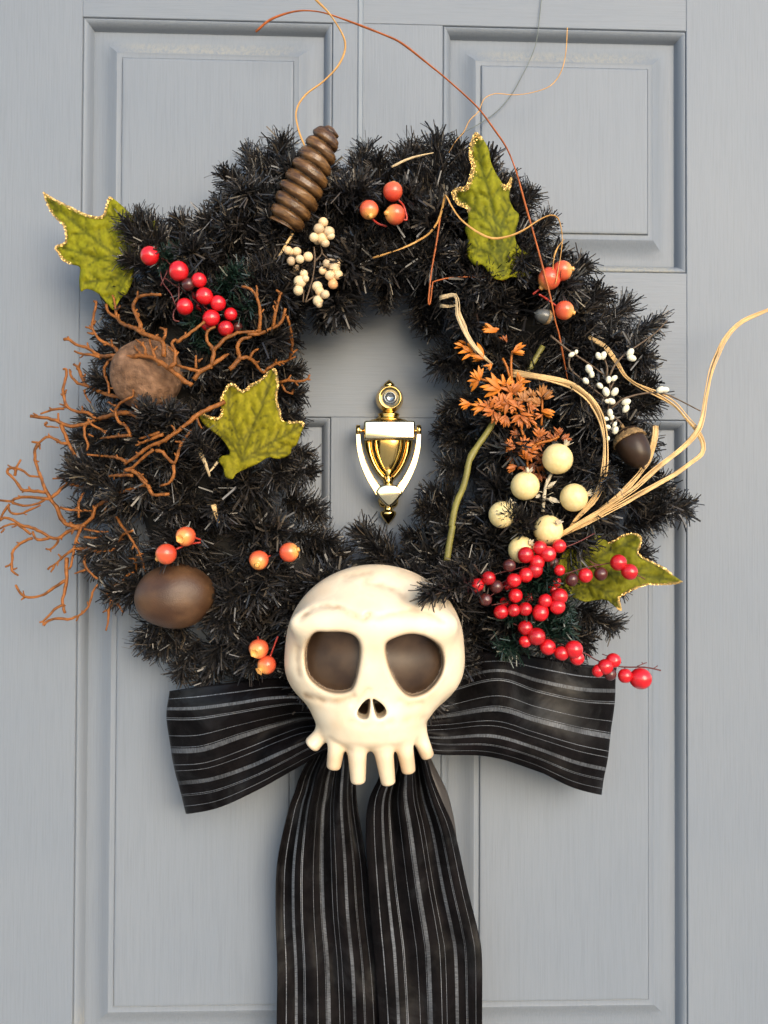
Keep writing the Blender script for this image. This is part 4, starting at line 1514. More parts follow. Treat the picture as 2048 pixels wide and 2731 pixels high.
def crown(mb, base, axis, r, n=6, seed=0):
    rr = random.Random(seed)
    axis = Vector(axis).normalized()
    e1 = axis.orthogonal().normalized()
    e2 = axis.cross(e1)
    for i in range(n):
        a = 2 * math.pi * i / n + rr.uniform(-.3, .3)
        o_ = e1 * math.cos(a) + e2 * math.sin(a)
        s_ = axis.cross(o_)
        L_ = r * rr.uniform(.8, 1.25)
        tilt = rr.uniform(.3, .75)
        p0 = base + o_ * r * .22
        p1 = base + axis * L_ * .55 + o_ * (r * .3 + L_ * .3 * tilt)
        p2 = base + axis * L_ + o_ * (r * .25 + L_ * tilt * .8)
        w = r * .26
        th = o_ * .0004
        vs = [p0 - s_ * w * .7, p0 + s_ * w * .7, p1 + s_ * w, p2, p1 - s_ * w]
        vs2 = [v + th for v in vs]
        mb.add(vs + vs2, [(0, 1, 2, 4), (4, 2, 3), (9, 7, 6, 5), (8, 7, 9), (0, 5, 6, 1), (1, 6, 7, 2), (2, 7, 8, 3), (3, 8, 9, 4), (4, 9, 5, 0)])


for i, (zz, x, y, r, ax) in enumerate([(ZC, 1070, 1310, 115, (.45, -.25, .85)), (ZC, 830, 1510, 108, (.12, -.45, .9)), (ZC, 1190, 1595, 105, (.9, -.35, .25)), (ZC, 660, 1722, 100, (.55, -.2, .8)), (ZR, 668, 150, 95, (.35, -.75, .4)), (ZR, 500, 275, 86, (.35, -.6, .35))]):
    d = .128 if i < 4 else .120
    c = zz.p(x, y, d)
    rr = zz.s(r, d)
    b = inst('ball', BALL, balls, c, (rr, rr, rr * .98), rq())
    mb = MB()
    a = Vector(ax).normalized()
    crown(mb, c + a * rr * .97, a, rr * .36, 6, i)
    mb.build('crown', M['calyx'], balls, smooth=False)
mb = MB()
tube(mb, smooth_path([tuple(ZC.p(x, y, .118)) for x, y in ((1025, 1415), (1000, 1470), (980, 1520), (970, 1600), (960, 1700))], step=.004), ZC.s(13, .118), 8)
tube(mb, smooth_path([tuple(ZC.p(x, y, .112)) for x, y in ((900, 1560), (960, 1600), (1090, 1620))], step=.004), ZC.s(9, .112), 7)
mb.build('stem', M['calyx'], balls)
mb = MB()
for (x, y, ax, r, sd_) in ((990, 1520, (.4, -.6, .6), 34, 1), (1000, 1590, (.5, -.8, -.2), 40, 2), (950, 1570, (-.4, -.7, -.2), 30, 3)):
    crown(mb, ZC.p(x, y, .122), ax, ZC.s(r * 1.7, .12), 3, sd_)
mb.build('paper_leaf', M['calyx'], balls, smooth=False)

# ------------------------------------------------------------------ coral-like rusty twigs
def coral(label, lines, zz_def, dd=.010):
    """lines: polylines in crop pixels; the first number may give the radius"""
    first = lines[0]
    z0 = zz_def
    p0 = [q for q in first if isinstance(q, tuple)][0]
    px, py = z0.n(*p0)
    o = MB()
    for i, ln in enumerate(lines):
        zz = z0
        rad = 2.6
        ln = list(ln)
        while ln and not (isinstance(ln[0], tuple)):
            q = ln.pop(0)
            if isinstance(q, Z):
                zz = q
            else:
                rad = q
        pts = []
        for (x, y) in ln:
            px_, py_ = zz.n(x, y)
            w = .010 * noise.noise(Vector((px_ * .006, py_ * .006, 3.3)))
            pts.append(tuple(P(px_, py_, ring_front(px_, py_) + dd + w)))
        sm = smooth_path(pts, step=.0032)
        k = len(sm)
        taper = [S(1.30 * rad * (1.12 - .42 * j / max(1, k - 1)), .1) for j in range(k)]
        jit = [Vector((random.gauss(0, .00022), random.gauss(0, .0003), random.gauss(0, .00022))) for _ in range(k)]
        tube(o, [Vector(p) + j for p, j in zip(sm, jit)], taper, 6, knob=.42, seed=i * 3.7)
        # short stubs, as coral twigs have
        if k > 8:
            for _ in range(max(1, k // 11)):
                j = random.randrange(2, k - 2)
                p = Vector(sm[j])
                t = (Vector(sm[j + 1]) - Vector(sm[j - 1])).normalized()
                s = t.cross(Vector((random.gauss(0, .4), -1, random.gauss(0, .4)))).normalized() * random.choice((-1, 1)) + t * .8
                L_ = random.uniform(.003, .0065)
                tube(o, [p, p + s.normalized() * L_ * .6, p + (s + Vector((0, 0, .2))).normalized() * L_], [taper[j] * .75, taper[j] * .6, taper[j] * .45], 5, knob=.3, seed=j)
    ob = o.build('rusty_twig', M['coral'], None, origin=P(px, py, ring_front(px, py)))
    return tag(ob, label, 'twig', 'rust orange coral-like twigs')


coral('rusty twig arching across the fibrous brown ball at the left', [
    [4.6, (1410, 770), (1330, 710), (1240, 640), (1150, 580), (1050, 550), (940, 560), (850, 550), (740, 550), (660, 500), (560, 465), (510, 430), (475, 430)],
    [(510, 430), (495, 405)], [(660, 500), (645, 455)], [3.2, (740, 555), (690, 545), (620, 540), (550, 515)],
    [2.8, (1150, 580), (1120, 500), (1100, 430)], [(1130, 510), (1160, 480)], [2.8, (1080, 545), (1060, 480), (1000, 430)], [(1040, 475), (1060, 450)], [(1040, 540), (1010, 510), (990, 480)],
    [4.2, (1240, 640), (1290, 600), (1290, 520), (1265, 460), (1300, 430)], [(1290, 560), (1320, 520)], [(1270, 500), (1240, 485)], [3.8, (1300, 450), (1390, 390), (1510, 300)],
    [3.6, (880, 530), (820, 470), (740, 440), (690, 370), (680, 310), (700, 210), (710, 145)], [(690, 390), (640, 380)], [(680, 350), (630, 335)], [(690, 320), (705, 290)], [(830, 480), (820, 430)], [(710, 160), (690, 145)],
    [4.6, (1205, 560), (1200, 450), (1150, 420), (1060, 390), (1000, 350), (900, 310), (860, 270), (800, 230), (785, 170)], [3, (860, 270), (850, 180), (830, 100)], [(865, 210), (890, 180)],
    [4, (1030, 360), (1040, 320), (1010, 260), (980, 180), (1020, 120), (1100, 100), (1185, 100)], [(1020, 260), (1020, 235)], [(1010, 130), (1015, 75)], [3, (1200, 440), (1225, 370), (1180, 345)], [(1215, 390), (1225, 350)], [(1150, 410), (1165, 390)],
    [3, (800, 590), (770, 640), (770, 690), (800, 760), (805, 830)], [3, (850, 550), (830, 570), (800, 590)]], ZB1, .030)
coral('rusty twig forking upward beside the upper left red berries', [
    [4.8, Z3, (1225, 1335), (1260, 1290), (1340, 1240), (1430, 1180)], [4, Z3, (1340, 1240), (1350, 1150), (1310, 1090), (1310, 1030), (1360, 1000)], [3.8, Z3, (1350, 1150), (1420, 1080), (1500, 1040), (1590, 1030), (1650, 1020)],
    [3.6, Z3, (1260, 1280), (1180, 1260), (1110, 1240)], [2.8, Z3, (1240, 1260), (1240, 1180)], [2.4, Z3, (1250, 1220), (1280, 1200)], [2.4, Z3, (1430, 1180), (1445, 1170)],
    [4.6, Z3, (1450, 1270), (1510, 1200), (1500, 1130), (1520, 1080), (1590, 1060)], [4, Z3, (1510, 1200), (1580, 1200), (1660, 1290)], [3, Z3, (1580, 1200), (1600, 1160), (1635, 1140)],
    [3.8, Z4, (380, 1400), (450, 1400), (520, 1370), (590, 1330), (620, 1240)], [3.6, Z4, (450, 1400), (460, 1270), (440, 1170), (400, 1120), (345, 1100)], [2.6, Z4, (440, 1170), (435, 1095)],
    [3.4, Z4, (540, 1360), (560, 1250), (585, 1150), (560, 1125)], [2.4, Z4, (585, 1150), (597, 1138)], [2.4, Z4, (555, 1260), (542, 1220)],
    [3.4, Z4, (650, 1540), (660, 1430), (645, 1350), (632, 1285)], [2.4, Z4, (640, 1330), (630, 1290)], [3, ZL3, (860, 290), (930, 240), (1050, 200), (1080, 150), (1085, 50), (1070, -20)], [2.4, ZL3, (945, 240), (950, 190)], [2.4, ZL3, (1080, 150), (1140, 110)], [2.4, ZL3, (1060, 200), (1120, 170)],
    [3.2, ZL3, (980, 400), (1050, 380), (1150, 390), (1230, 370), (1250, 330)], [2.4, ZL3, (1050, 380), (1080, 330)], [2.8, ZL3, (1000, 420), (1040, 480), (1100, 500)], [2.4, ZL3, (1090, 490), (1100, 465)], [2.4, ZL3, (1220, 370), (1252, 376)], [3.4, ZL3, (830, 310), (860, 295)]], Z3, .022)
coral('rusty twig reaching out left over the door below the fibrous ball', [
    [5, (1075, 1055), (1000, 990), (930, 970), (850, 980), (720, 1020), (640, 1050), (520, 1070), (440, 1040), (350, 1010), (290, 1005), (225, 995)],
    [4.4, (1000, 970), (1010, 930), (970, 880), (900, 855), (800, 840), (700, 800), (640, 770), (610, 720), (580, 650), (550, 610)], [2.6, (620, 730), (630, 680)], [2.4, (580, 640), (590, 600)], [3.2, (640, 770), (570, 750), (520, 690), (510, 650)], [2.4, (570, 750), (545, 720)],
    [3.6, (720, 1020), (650, 970), (560, 960), (500, 930), (475, 870), (465, 800), (490, 700), (490, 650), (465, 650)], [2.4, (475, 830), (490, 800)], [2.4, (600, 960), (610, 920)], [2.4, (490, 920), (440, 905)],
    [2.8, (470, 940), (380, 950), (300, 980)], [2.4, (380, 950), (365, 930)], [2.4, (290, 1005), (245, 970)], [2.6, (430, 1030), (430, 970)], [2.6, (350, 1040), (330, 1065), (430, 1080)],
    [4, (450, 1060), (480, 1130), (510, 1210), (560, 1300), (600, 1360), (650, 1390)], [3.4, (510, 1200), (450, 1190), (400, 1160), (340, 1150), (290, 1190), (235, 1185)], [3.4, (290, 1190), (260, 1240), (260, 1320), (290, 1420), (320, 1500)], [2.4, (290, 1200), (295, 1240)], [2.4, (420, 1190), (430, 1170)], [2.2, (620, 800), (640, 860), (670, 900)]], ZB1, .010)
coral('rusty twig running from behind the middle leaf down to the left', [
    [4.6, (1659, 890), (1540, 940), (1450, 990), (1380, 1050), (1290, 1120), (1200, 1180), (1100, 1220), (1010, 1290), (920, 1350)], [2.6, (1450, 1010), (1490, 1090)], [2.6, (1300, 1110), (1260, 1060)],
    [3.4, (1200, 1130), (1100, 1170), (1000, 1210)], [3, (1180, 1115), (1100, 1140), (1030, 1160)], [3, (1130, 1240), (1060, 1300), (980, 1370), (920, 1390), (990, 1390)],
    [3.6, (1150, 1250), (1200, 1260), (1240, 1310), (1290, 1340), (1320, 1240), (1350, 1180), (1410, 1100)], [3.4, (1280, 1350), (1280, 1440), (1240, 1490), (1180, 1510)], [2.4, (1340, 1190), (1290, 1180)],
    [3.2, (930, 1330), (850, 1300), (760, 1290), (640, 1280)], [3, (970, 1140), (900, 1140), (740, 1160)], [3.2, (960, 1130), (930, 1070), (880, 1040), (850, 970), (860, 930), (920, 880), (980, 850), (980, 780)], [2.4, (850, 920), (790, 890)], [2.4, (920, 1060), (910, 1040)],
    [4, (920, 1390), (980, 1400), (1020, 1430), (1060, 1480), (1110, 1530)], [3.4, (980, 1430), (890, 1430), (800, 1440)], [3, (630, 1060), (620, 1110), (650, 1200), (640, 1250)], [2.4, (650, 1130), (690, 1145)], [2.6, (650, 1010), (680, 1060), (740, 1090), (775, 1120)],
    [4, ZB2, (1090, 400), (1130, 470), (1190, 470), (1250, 460)]], ZB1, .022)
coral('lowest rusty twig, its curling ends spread over the door at the left', [
    [4.6, (630, 690), (560, 700), (480, 680), (440, 620), (420, 560), (370, 500), (330, 420), (300, 330), (290, 300)],
    [3.4, (330, 450), (230, 440), (160, 430), (120, 370), (60, 310), (60, 280), (120, 270), (180, 300), (220, 330), (290, 335)], [2.8, (110, 330), (120, 270), (155, 210)], [2.4, (120, 290), (60, 250)],
    [3.4, (370, 500), (280, 490), (180, 485), (110, 500), (100, 530), (200, 550), (280, 530), (340, 500)], [2.8, (100, 520), (0, 510), (-40, 505)], [2.8, (70, 540), (30, 590), (0, 660)], [2.6, (60, 560), (80, 600), (150, 610), (220, 580), (300, 545)],
    [3.6, (380, 490), (450, 430), (500, 395), (560, 400), (620, 430), (610, 470), (580, 530), (585, 640)], [2.8, (500, 390), (470, 350), (390, 350)], [2.4, (440, 350), (420, 330)], [3, (440, 560), (520, 580), (600, 585), (680, 590)],
    [3.8, (620, 690), (680, 630), (710, 560), (740, 540), (850, 470), (950, 430), (1060, 400), (1080, 370), (1020, 310), (980, 290), (930, 290)], [2.8, (960, 320), (900, 330), (800, 330)], [2.4, (800, 520), (770, 590)],
    [3.8, (590, 710), (500, 740), (430, 790), (360, 780), (300, 740), (230, 710), (150, 690), (90, 650), (30, 640), (0, 660)], [3.4, (360, 790), (280, 800), (250, 770), (240, 740)], [3, (230, 760), (130, 690), (60, 690), (0, 720)], [2.4, (30, 720), (10, 750)],
    [3.2, (240, 790), (180, 810), (120, 850), (90, 900), (90, 970), (40, 1000)], [2.8, (85, 970), (90, 1030), (140, 1065)], [2.2, (100, 1020), (125, 1010)], [2.8, (430, 790), (420, 830), (370, 870), (335, 865)], [2.2, (370, 870), (375, 890)],
    [3.4, (600, 700), (570, 780), (550, 860), (530, 960), (510, 1020)], [3, (560, 860), (500, 900), (430, 960), (350, 1020)], [2.4, (400, 990), (375, 1040)], [2.4, (450, 930), (430, 905)], [3.4, (560, 870), (640, 870), (760, 890), (850, 860), (880, 800), (930, 750), (980, 735)],
    [4, (490, 930), (490, 1000), (490, 1100), (470, 1200), (460, 1270), (480, 1340)], [3.4, (480, 1100), (400, 1150), (330, 1200), (250, 1225), (180, 1220), (140, 1180), (115, 1135)], [2.4, (190, 1215), (155, 1245)],
    [3, (460, 1280), (400, 1310), (370, 1350), (320, 1400), (290, 1410)], [3, (320, 1430), (350, 1400), (430, 1380), (500, 1385), (580, 1360), (640, 1310), (670, 1240), (690, 1170), (720, 1130)], [2.4, (580, 1360), (560, 1400)],
    [3.2, (630, 910), (620, 970), (650, 1030), (720, 1090)], [2.6, (630, 1020), (550, 1050)], [3, (780, 1190), (820, 1250), (800, 1320), (800, 1390), (780, 1470)], [2.8, (820, 1250), (870, 1280), (910, 1340)], [2.4, (800, 1310), (760, 1335)],
    [3, (850, 620), (900, 700), (940, 750), (990, 830), (1030, 900), (1070, 1030)], [2.6, (1020, 910), (1000, 960), (1010, 1030)], [2.2, (990, 940), (950, 940)], [2.8, (990, 1040), (930, 1070), (900, 1110), (840, 1140)], [2.6, (620, 720), (720, 740), (800, 740)], [2.6, (620, 780), (700, 790), (750, 770)]], ZB2, .010)


# ------------------------------------------------------------------ the two brown balls, the cone, the acorns
def lumpy(name, label, cat, c, rx, ry, rz, mt, colfn, lump=.03, freq=2.0, rot=None, seed=0):
    mb = MB()
    n, k = 48, 32
    vs, fs, cs = [], [], []
    for i in range(k + 1):
        a = math.pi * i / k
        for j in range(n):
            b = 2 * math.pi * j / n
            d = Vector((math.sin(a) * math.cos(b), math.sin(a) * math.sin(b), math.cos(a)))
            f = 1 + lump * noise.noise(d * freq + Vector((seed, 0, 0)))
            v = Vector((d.x * rx * f, d.y * ry * f, d.z * rz * f))
            if rot:
                v.rotate(rot)
            vs.append(c + v)
            cs.append(colfn(d))
    for i in range(k):
        for j in range(n):
            fs.append((i * n + j, (i + 1) * n + j, (i + 1) * n + (j + 1) % n, i * n + (j + 1) % n))
    mb.add(vs, fs, cs)
    o = mb.build(name, mt, None, origin=c)
    return tag(o, label, cat)


def coco_col(d):
    f = .5 + .5 * noise.fractal(Vector((d.x * 4, d.y * 4, d.z * 2.2)), 1, 2, 5)
    g_ = max(0, min(1, .5 + 1.2 * noise.fractal(Vector((d.x * 9 + 4, d.y * 9, d.z * 5)), 1, 2, 4)))
    c = Vector((.20, .105, .055)).lerp(Vector((.46, .26, .155)), max(0, min(1, f)))
    c = c.lerp(Vector((.10, .05, .028)), g_ * .68)
    return (*c, 1)


def egg_col(d):
    f = max(0, min(1, .5 + .9 * noise.fractal(d * 1.6 + Vector((2, 0, 0)), 1, 2, 4)))
    c = Vector((.062, .027, .012)).lerp(Vector((.125, .062, .028)), f)
    return (*c, 1)


rB = S(97, .10)
lumpy('brown_ball', 'rough fibrous brown ball behind the rusty twigs at the upper left', 'ball', ZB1.p(1085, 692, .098), rB, rB * .8, rB * .98, M['coconut'], coco_col, .05, 1.6)
lumpy('brown_gourd', 'smooth egg shaped brown gourd at the lower left edge of the wreath', 'gourd', ZB2.p(1288, 1215, .095), S(105, .1), S(85, .1), S(86, .1), M['egg'], egg_col, .05, 1.2, Quaternion((0, 1, 0), math.radians(-6)), 4)

cone_b, cone_a = Z4.p(612, 722, .105), Z4.p(905, 92, .120)
axis = (cone_a - cone_b)
Lc = axis.length
axis.normalize()
e1 = axis.cross(Vector((0, -1, 0))).normalized()
e2 = axis.cross(e1)
mb = MB()
RP = [(0, 104), (.08, 120), (.2, 128), (.36, 137), (.5, 128), (.65, 121), (.8, 107), (.9, 90), (.96, 68), (1.0, 22)]
turns, n = 8.6, 56
vs, fs, cs = [], [], []
steps = 220
for i in range(steps + 1):
    t = i / steps
    R_ = np.interp(t, [p[0] for p in RP], [p[1] for p in RP])
    for j in range(n):
        a = 2 * math.pi * j / n
        ph = (t * turns + a / (2 * math.pi) + .10 * noise.noise(Vector((math.cos(a) * 1.2, math.sin(a) * 1.2, t * 6)))) % 1.0
        # each coil overlaps the one below: bulging band with a sharp lower lip
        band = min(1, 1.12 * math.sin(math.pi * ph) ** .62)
        kk_ = int(t * turns + a / (2 * math.pi))
        lip = .76 + .25 * band + .06 * (.5 - ph) + .05 * noise.noise(Vector((kk_ * 3.3, math.cos(a) * .7, math.sin(a) * .7)))
        w = 1 + .05 * noise.noise(Vector((math.cos(a) * 1.6, math.sin(a) * 1.6, t * 9)))
        r = Z4.s(R_, .11) * lip * w
        vs.append(cone_b + axis * (t * Lc) + e1 * (math.cos(a) * r) + e2 * (math.sin(a) * r * .9))
        st_ = max(0, min(1, .5 + .9 * noise.fractal(Vector((math.cos(a) * 2, math.sin(a) * 2, t * 55)), 1, 2, 3)))
        g_ = max(0, min(1, .5 + noise.noise(Vector((math.cos(a) * 1.3 + 5, math.sin(a), t * 7)))))
        c = Vector((.055, .026, .013)).lerp(Vector((.27, .135, .045)), st_ * .55 + g_ * .35)
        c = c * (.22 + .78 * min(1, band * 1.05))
        cs.append((*c, 1))
for i in range(steps):
    for j in range(n):
        fs.append((i * n + j, (i + 1) * n + j, (i + 1) * n + (j + 1) % n, i * n + (j + 1) % n))
# hollow underside
o0 = len(vs)
for k_, (f, hgt) in enumerate(((.86, -.0005), (.8, .004), (.6, .012), (.02, .016))):
    for j in range(n):
        a = 2 * math.pi * j / n
        r = Z4.s(92, .11) * f
        vs.append(cone_b + axis * hgt + e1 * (math.cos(a) * r) + e2 * (math.sin(a) * r * .9))
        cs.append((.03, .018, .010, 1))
for k_ in range(3):
    for j in range(n):
        fs.append((o0 + k_ * n + j, o0 + k_ * n + (j + 1) % n, o0 + (k_ + 1) * n + (j + 1) % n, o0 + (k_ + 1) * n + j))
for j in range(n):
    fs.append((j, (j + 1) % n, o0 + (j + 1) % n, o0 + j))
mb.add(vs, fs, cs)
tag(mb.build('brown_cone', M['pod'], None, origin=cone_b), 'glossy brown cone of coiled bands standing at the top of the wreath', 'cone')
mb = MB()
tube(mb, smooth_path([tuple(Z4.p(x, y, .104)) for x, y in ((665, 765), (625, 830), (580, 905), (540, 945))], step=.004), Z4.s(9, .1), 7, .6, 1.0)
tag(mb.build('straw_stick', M['straw'], None, origin=Z4.p(620, 830, .1)), 'short tan stick poking out under the base of the brown cone', 'stick')


def acorn(label, c, tipdir, r, length, mt, cap_frac=.32):
    o = thing('acorn', label, 'acorn', c)
    a = Vector(tipdir).normalized()
    mb = MB()
    prof = []
    for i in range(24):
        t = i / 23
        rr = r * math.sqrt(max(0, 1 - ((t - .40) / .612) ** 2)) if t > .40 else r * (1 - .22 * ((.40 - t) / .40) ** 2)
        prof.append((max(1e-4, rr), -length * .5 + length * t))
    prof[-1] = (r * .11, length * .495)
    prof += [(r * .07, length * .55), (1e-5, length * .60)]
    lathe(mb, prof, c, a, None, 28)
    mb.build('nut', mt, o)
    mb = MB()
    cp = []
    for i in range(10):
        t = i / 9
        cp.append((r * 1.12 * math.sin(math.pi * .5 * (t * .96 + .04)) ** .7, -length * .62 + length * cap_frac * t))
    cp.append((r * .96, cp[-1][1] - length * .02))
    lathe(mb, cp, c, a, None, 36, fn=lambda an, h_: .96 + .06 * noise.noise(Vector((math.cos(an) * 5, math.sin(an) * 5, h_ * 900))) + .03 * math.sin(an * 13 + h_ * 2200))
    mb.build('cap', M['acorn_cap'], o)
    mb = MB()
    tube(mb, [c - a * length * .6, c - a * length * .68, c - a * length * .74], r * .12, 6)
    mb.build('stalk', M['acorn_cap'], o)


acorn('big dark brown acorn with a tan cap at the right edge of the wreath', ZW.p(668, 1105, .105), (.32, -.35, -.85), ZW.s(120, .105), ZW.s(300, .105), M['acorn'], .38)
acorn('small grey acorn with a rough tan cap left of an orange berry', Z5.p(826, 1286, .122), (-.93, -.2, .25), Z5.s(46, .11), Z5.s(112, .11), M['grey_acorn'], .42)

# ------------------------------------------------------------------ bare stem, straw, vines
mb = MB()
px_ = [ZC.n(x, y) for x, y in ((905, 575), (845, 675), (770, 790), (690, 905), (605, 1030), (540, 1130), (470, 1230), (420, 1320), (400, 1420), (370, 1530), (322, 1640), (290, 1797))] + [ZR.n(x, y) for x, y in ((62, 130), (45, 230), (28, 345))]
px_.insert(0, ZC.n(960, 480))
pts = smooth_path([tuple(P(x, y, .098 + .022 * min(1, max(0, (y - 1080) / 160)))) for x, y in px_], step=.004)
k = len(pts)
tube(mb, pts, [S(7.6 + 1.3 * i / k + (1.5 if abs(i / k - .53) < .012 else 0), .118) for i in range(k)], 12, knob=.12)
tag(mb.build('bare_stem', M['olive_stem'], None, origin=pts[k // 2]), 'thick olive green bare stem running down the right inside of the wreath', 'stem')


def strand(name, label, cat, paths, mt, rad, flat=.35, twist=4.0, d=.12, group=None, n=8):
    mb = MB()
    first = None
    for pth in paths:
        zz, pp = pth[0], pth[1:]
        pts = []
        for i, q in enumerate(pp):
            dd = q[2] if len(q) > 2 else d
            pts.append(tuple(zz.p(q[0], q[1], dd)))
        first = first or pts[0]
        sm = smooth_path(pts, step=.005)
        k = len(sm)
        rr = [S(rad * (1.4 if 'straw' in name else 1.0) * (.78 + .4 * noise.noise(Vector((i * .12, rad, first[0] * 9)))), d) for i in range(k)]
        for i in range(min(6, k)):
            rr[-1 - i] *= .45 + .55 * i / 6
        tube(mb, sm, rr, n, flat, twist, .12, rad)
        if name == 'straw_strand':                                  # split fibres lying along the blade
            for q in range(3):
                ph = q * 2.1
                off = []
                for i, p in enumerate(sm):
                    t = Vector(sm[min(i + 1, k - 1)]) - Vector(sm[max(i - 1, 0)])
                    w = t.cross(Vector((0, -1, 0))).normalized() * rr[i] * .95 * math.sin(ph + i * .11)
                    off.append(Vector(p) + w + Vector((0, -rr[i] * .30, 0)))
                tube(mb, off, [r_ * .26 for r_ in rr], 5, .8, 0, .2, q)
    o = mb.build(name, mt, None, origin=Vector(first))
    return tag(o, label, cat, group)


GS = 'long straw strands curling at the right'
ST = 'straw_strand'
strand(ST, 'straw strand that sweeps up and out of the picture at the right', 'straw strand', [[ZW, (100, 1755, .115), (150, 1722, .12), (300, 1632, .125), (420, 1562, .125), (560, 1470, .125), (660, 1400, .12), (760, 1312, .11), (870, 1220, .10), (980, 1132, .09), (1070, 1050, .085), (1140, 960, .08), (1175, 860, .075), (1195, 740, .07), (1215, 640, .07), (1240, 520, .07), (1285, 400, .07), (1330, 300, .07), (1390, 220, .07), (1470, 155, .07), (1560, 115, .07), (1659, 75, .07), (1760, 20, .07)]], M['straw'], 6.0, .3, 6.0, group=GS)
strand(ST, 'straw strand looping back left in a wide hook beside the door panel edge', 'straw strand', [[ZW, (330, 275, .10), (440, 340, .115), (490, 400, .115), (550, 480, .105), (600, 560, .10), (680, 620, .09), (780, 670, .08), (880, 720, .075), (980, 790, .075), (1060, 880, .075), (1130, 960, .073), (1180, 1060, .075), (1170, 1140, .078), (1080, 1210, .082), (980, 1280, .09), (860, 1350, .10), (740, 1420, .11), (600, 1500, .12), (420, 1590, .122), (250, 1680, .12), (100, 1762, .112)]], M['straw'], 6.0, .3, 5.0, group=GS)
strand(ST, 'broad straw strand bent like a bow between orange foliage and cream balls', 'straw strand', [[ZC, (720, 680, .105), (800, 690, .115), (900, 703, .125), (1060, 733, .13), (1180, 772, .132), (1290, 850, .134), (1360, 950, .135), (1400, 1060, .136), (1418, 1180, .137), (1418, 1330, .138), (1400, 1470, .136), (1350, 1600, .132), (1270, 1690, .128), (1200, 1760, .122), (1150, 1835, .115)]], M['straw'], 8.6, .3, 3.0, group=GS)
strand(ST, 'short straw strand passing behind the big dark acorn', 'straw strand', [[ZW, (825, 930, .085), (820, 1010, .09), (795, 1100, .088), (765, 1190, .085), (730, 1250, .095), (690, 1310, .11), (620, 1390, .118), (540, 1470, .12), (440, 1550, .12), (330, 1640, .12), (200, 1712, .118)]], M['straw'], 7.0, .3, 4.0, group=GS)
strand(ST, 'pale folded straw strand ending above the orange foliage', 'straw strand', [[ZC, (200, 125, .115), (255, 112, .12), (312, 106, .125), (330, 165, .128), (332, 240, .128), (360, 310, .128), (400, 390, .127), (450, 470, .125), (520, 550, .12), (590, 615, .11)], [ZC, (205, 180, .112), (260, 188, .118), (318, 180, .12)], [ZC, (325, 200, .122), (352, 270, .124), (385, 340, .124), (410, 430, .122), (480, 540, .118)]], M['pale_straw'], 6.0, .35, 3.0)
for lab, pts_, mt, r_ in (('pale cut straw end poking up left of the middle leaf', [(250, 930), (290, 1040), (330, 1130), (362, 1230)], 'pale_straw', 8), ('little straw splinter crossing the pale cut straw end', [(432, 1100), (395, 1150), (350, 1200)], 'pale_straw', 4.5), ('flat tan straw chip lying in the pine above the lower left berries', [(395, 1480), (415, 1560), (440, 1640)], 'straw', 7)):
    strand('straw_bit', lab, 'straw', [[ZL3] + [(x, y) for x, y in pts_]], M[mt], r_, .3, .5, .118)
strand('straw_bit', 'thin tan straw lying across the top of the wreath', 'straw', [[Z4, (1290, 345), (1380, 300), (1460, 275), (1555, 255)]], M['pale_straw'], 3.0, .5, 1.0, .098)

strand('long_vine', 'long orange brown vine arching from the upper left down the right side', 'vine', [[Z(0, 0, 1), (682, 85, .040), (722, 52, .045), (784, 31, .05), (840, 30, .055), (901, 46, .06), (1024, 93, .068), (1073, 117, .072), (1141, 170, .08), (1197, 216, .085), (1271, 284, .092), (1314, 340, .098), (1351, 395, .105), (1376, 457, .112), (1400, 543, .12), (1425, 630, .126), (1444, 700, .13), (1467, 789, .13), (1482, 861, .125), (1489, 884, .122), (1501, 945, .115), (1514, 1014, .108)]], M['orange_twig'], 3.6, .8, 2.0, n=7)
strand('tan_vine', 'wavy tan vine rising out of the picture from behind the cone', 'vine', [[Z(0, 0, 1), (800, -60, .05), (822, -25, .055), (843, 0, .06), (883, 43, .066), (920, 111, .07), (907, 167, .073), (864, 216, .076), (815, 253, .08), (790, 296, .084), (796, 346, .088), (815, 395, .095), (840, 450, .095)]], M['tan_twig'], 4.2, .7, 3.0, n=7)
strand('thin_vine', 'hair thin tan vine curling up before the upper right door panel', 'vine', [[Z(1024, 0, 1.62), (792, 120, .03), (785, 230, .032), (765, 310, .034), (720, 370, .038), (640, 400, .042), (560, 410, .046), (480, 405, .05), (430, 430, .053), (410, 480, .056), (370, 520, .06), (345, 570, .064), (310, 610, .07), (280, 660, .075)]], M['tan_twig'], 2.0, .8, 1.0, n=6)
strand('thin_fibre', 'fine grey fibre close to the door, right of the long vine', 'fibre', [[Z(1024, 0, 1.62), (690, -60, .003), (680, 0, .003), (660, 170, .004), (630, 260, .004), (590, 340, .004), (550, 410, .004), (490, 480, .004), (420, 530, .006), (340, 575, .012), (290, 610, .02), (240, 650, .03)]], M['grey_fibre'], 1.7, .9, .5, n=6)  # cast shadow of a vine, built as a grey strand near the door
strand('looped_vine', 'tan vine looping in a deep curve across the upright green leaf', 'vine', [[Z5, (0, 830, .105), (100, 770, .112), (160, 690, .118), (190, 600, .122), (208, 522, .128), (240, 580, .135), (300, 670, .142), (400, 750, .146), (500, 795, .147), (600, 785, .146), (700, 745, .144), (800, 680, .138), (870, 650, .132), (920, 670, .13), (945, 770, .13), (940, 880, .13), (920, 1000, .132), (905, 1085, .132)], [Z5, (890, 1060, .13), (888, 980, .13), (895, 910, .129), (920, 850, .127), (958, 800, .122)], [Z4, (1170, 920, .108), (1300, 880, .11), (1400, 840, .108), (1500, 790, .106), (1545, 755, .106)]], M['tan_twig'], 4.0, .5, 5.0, n=7)
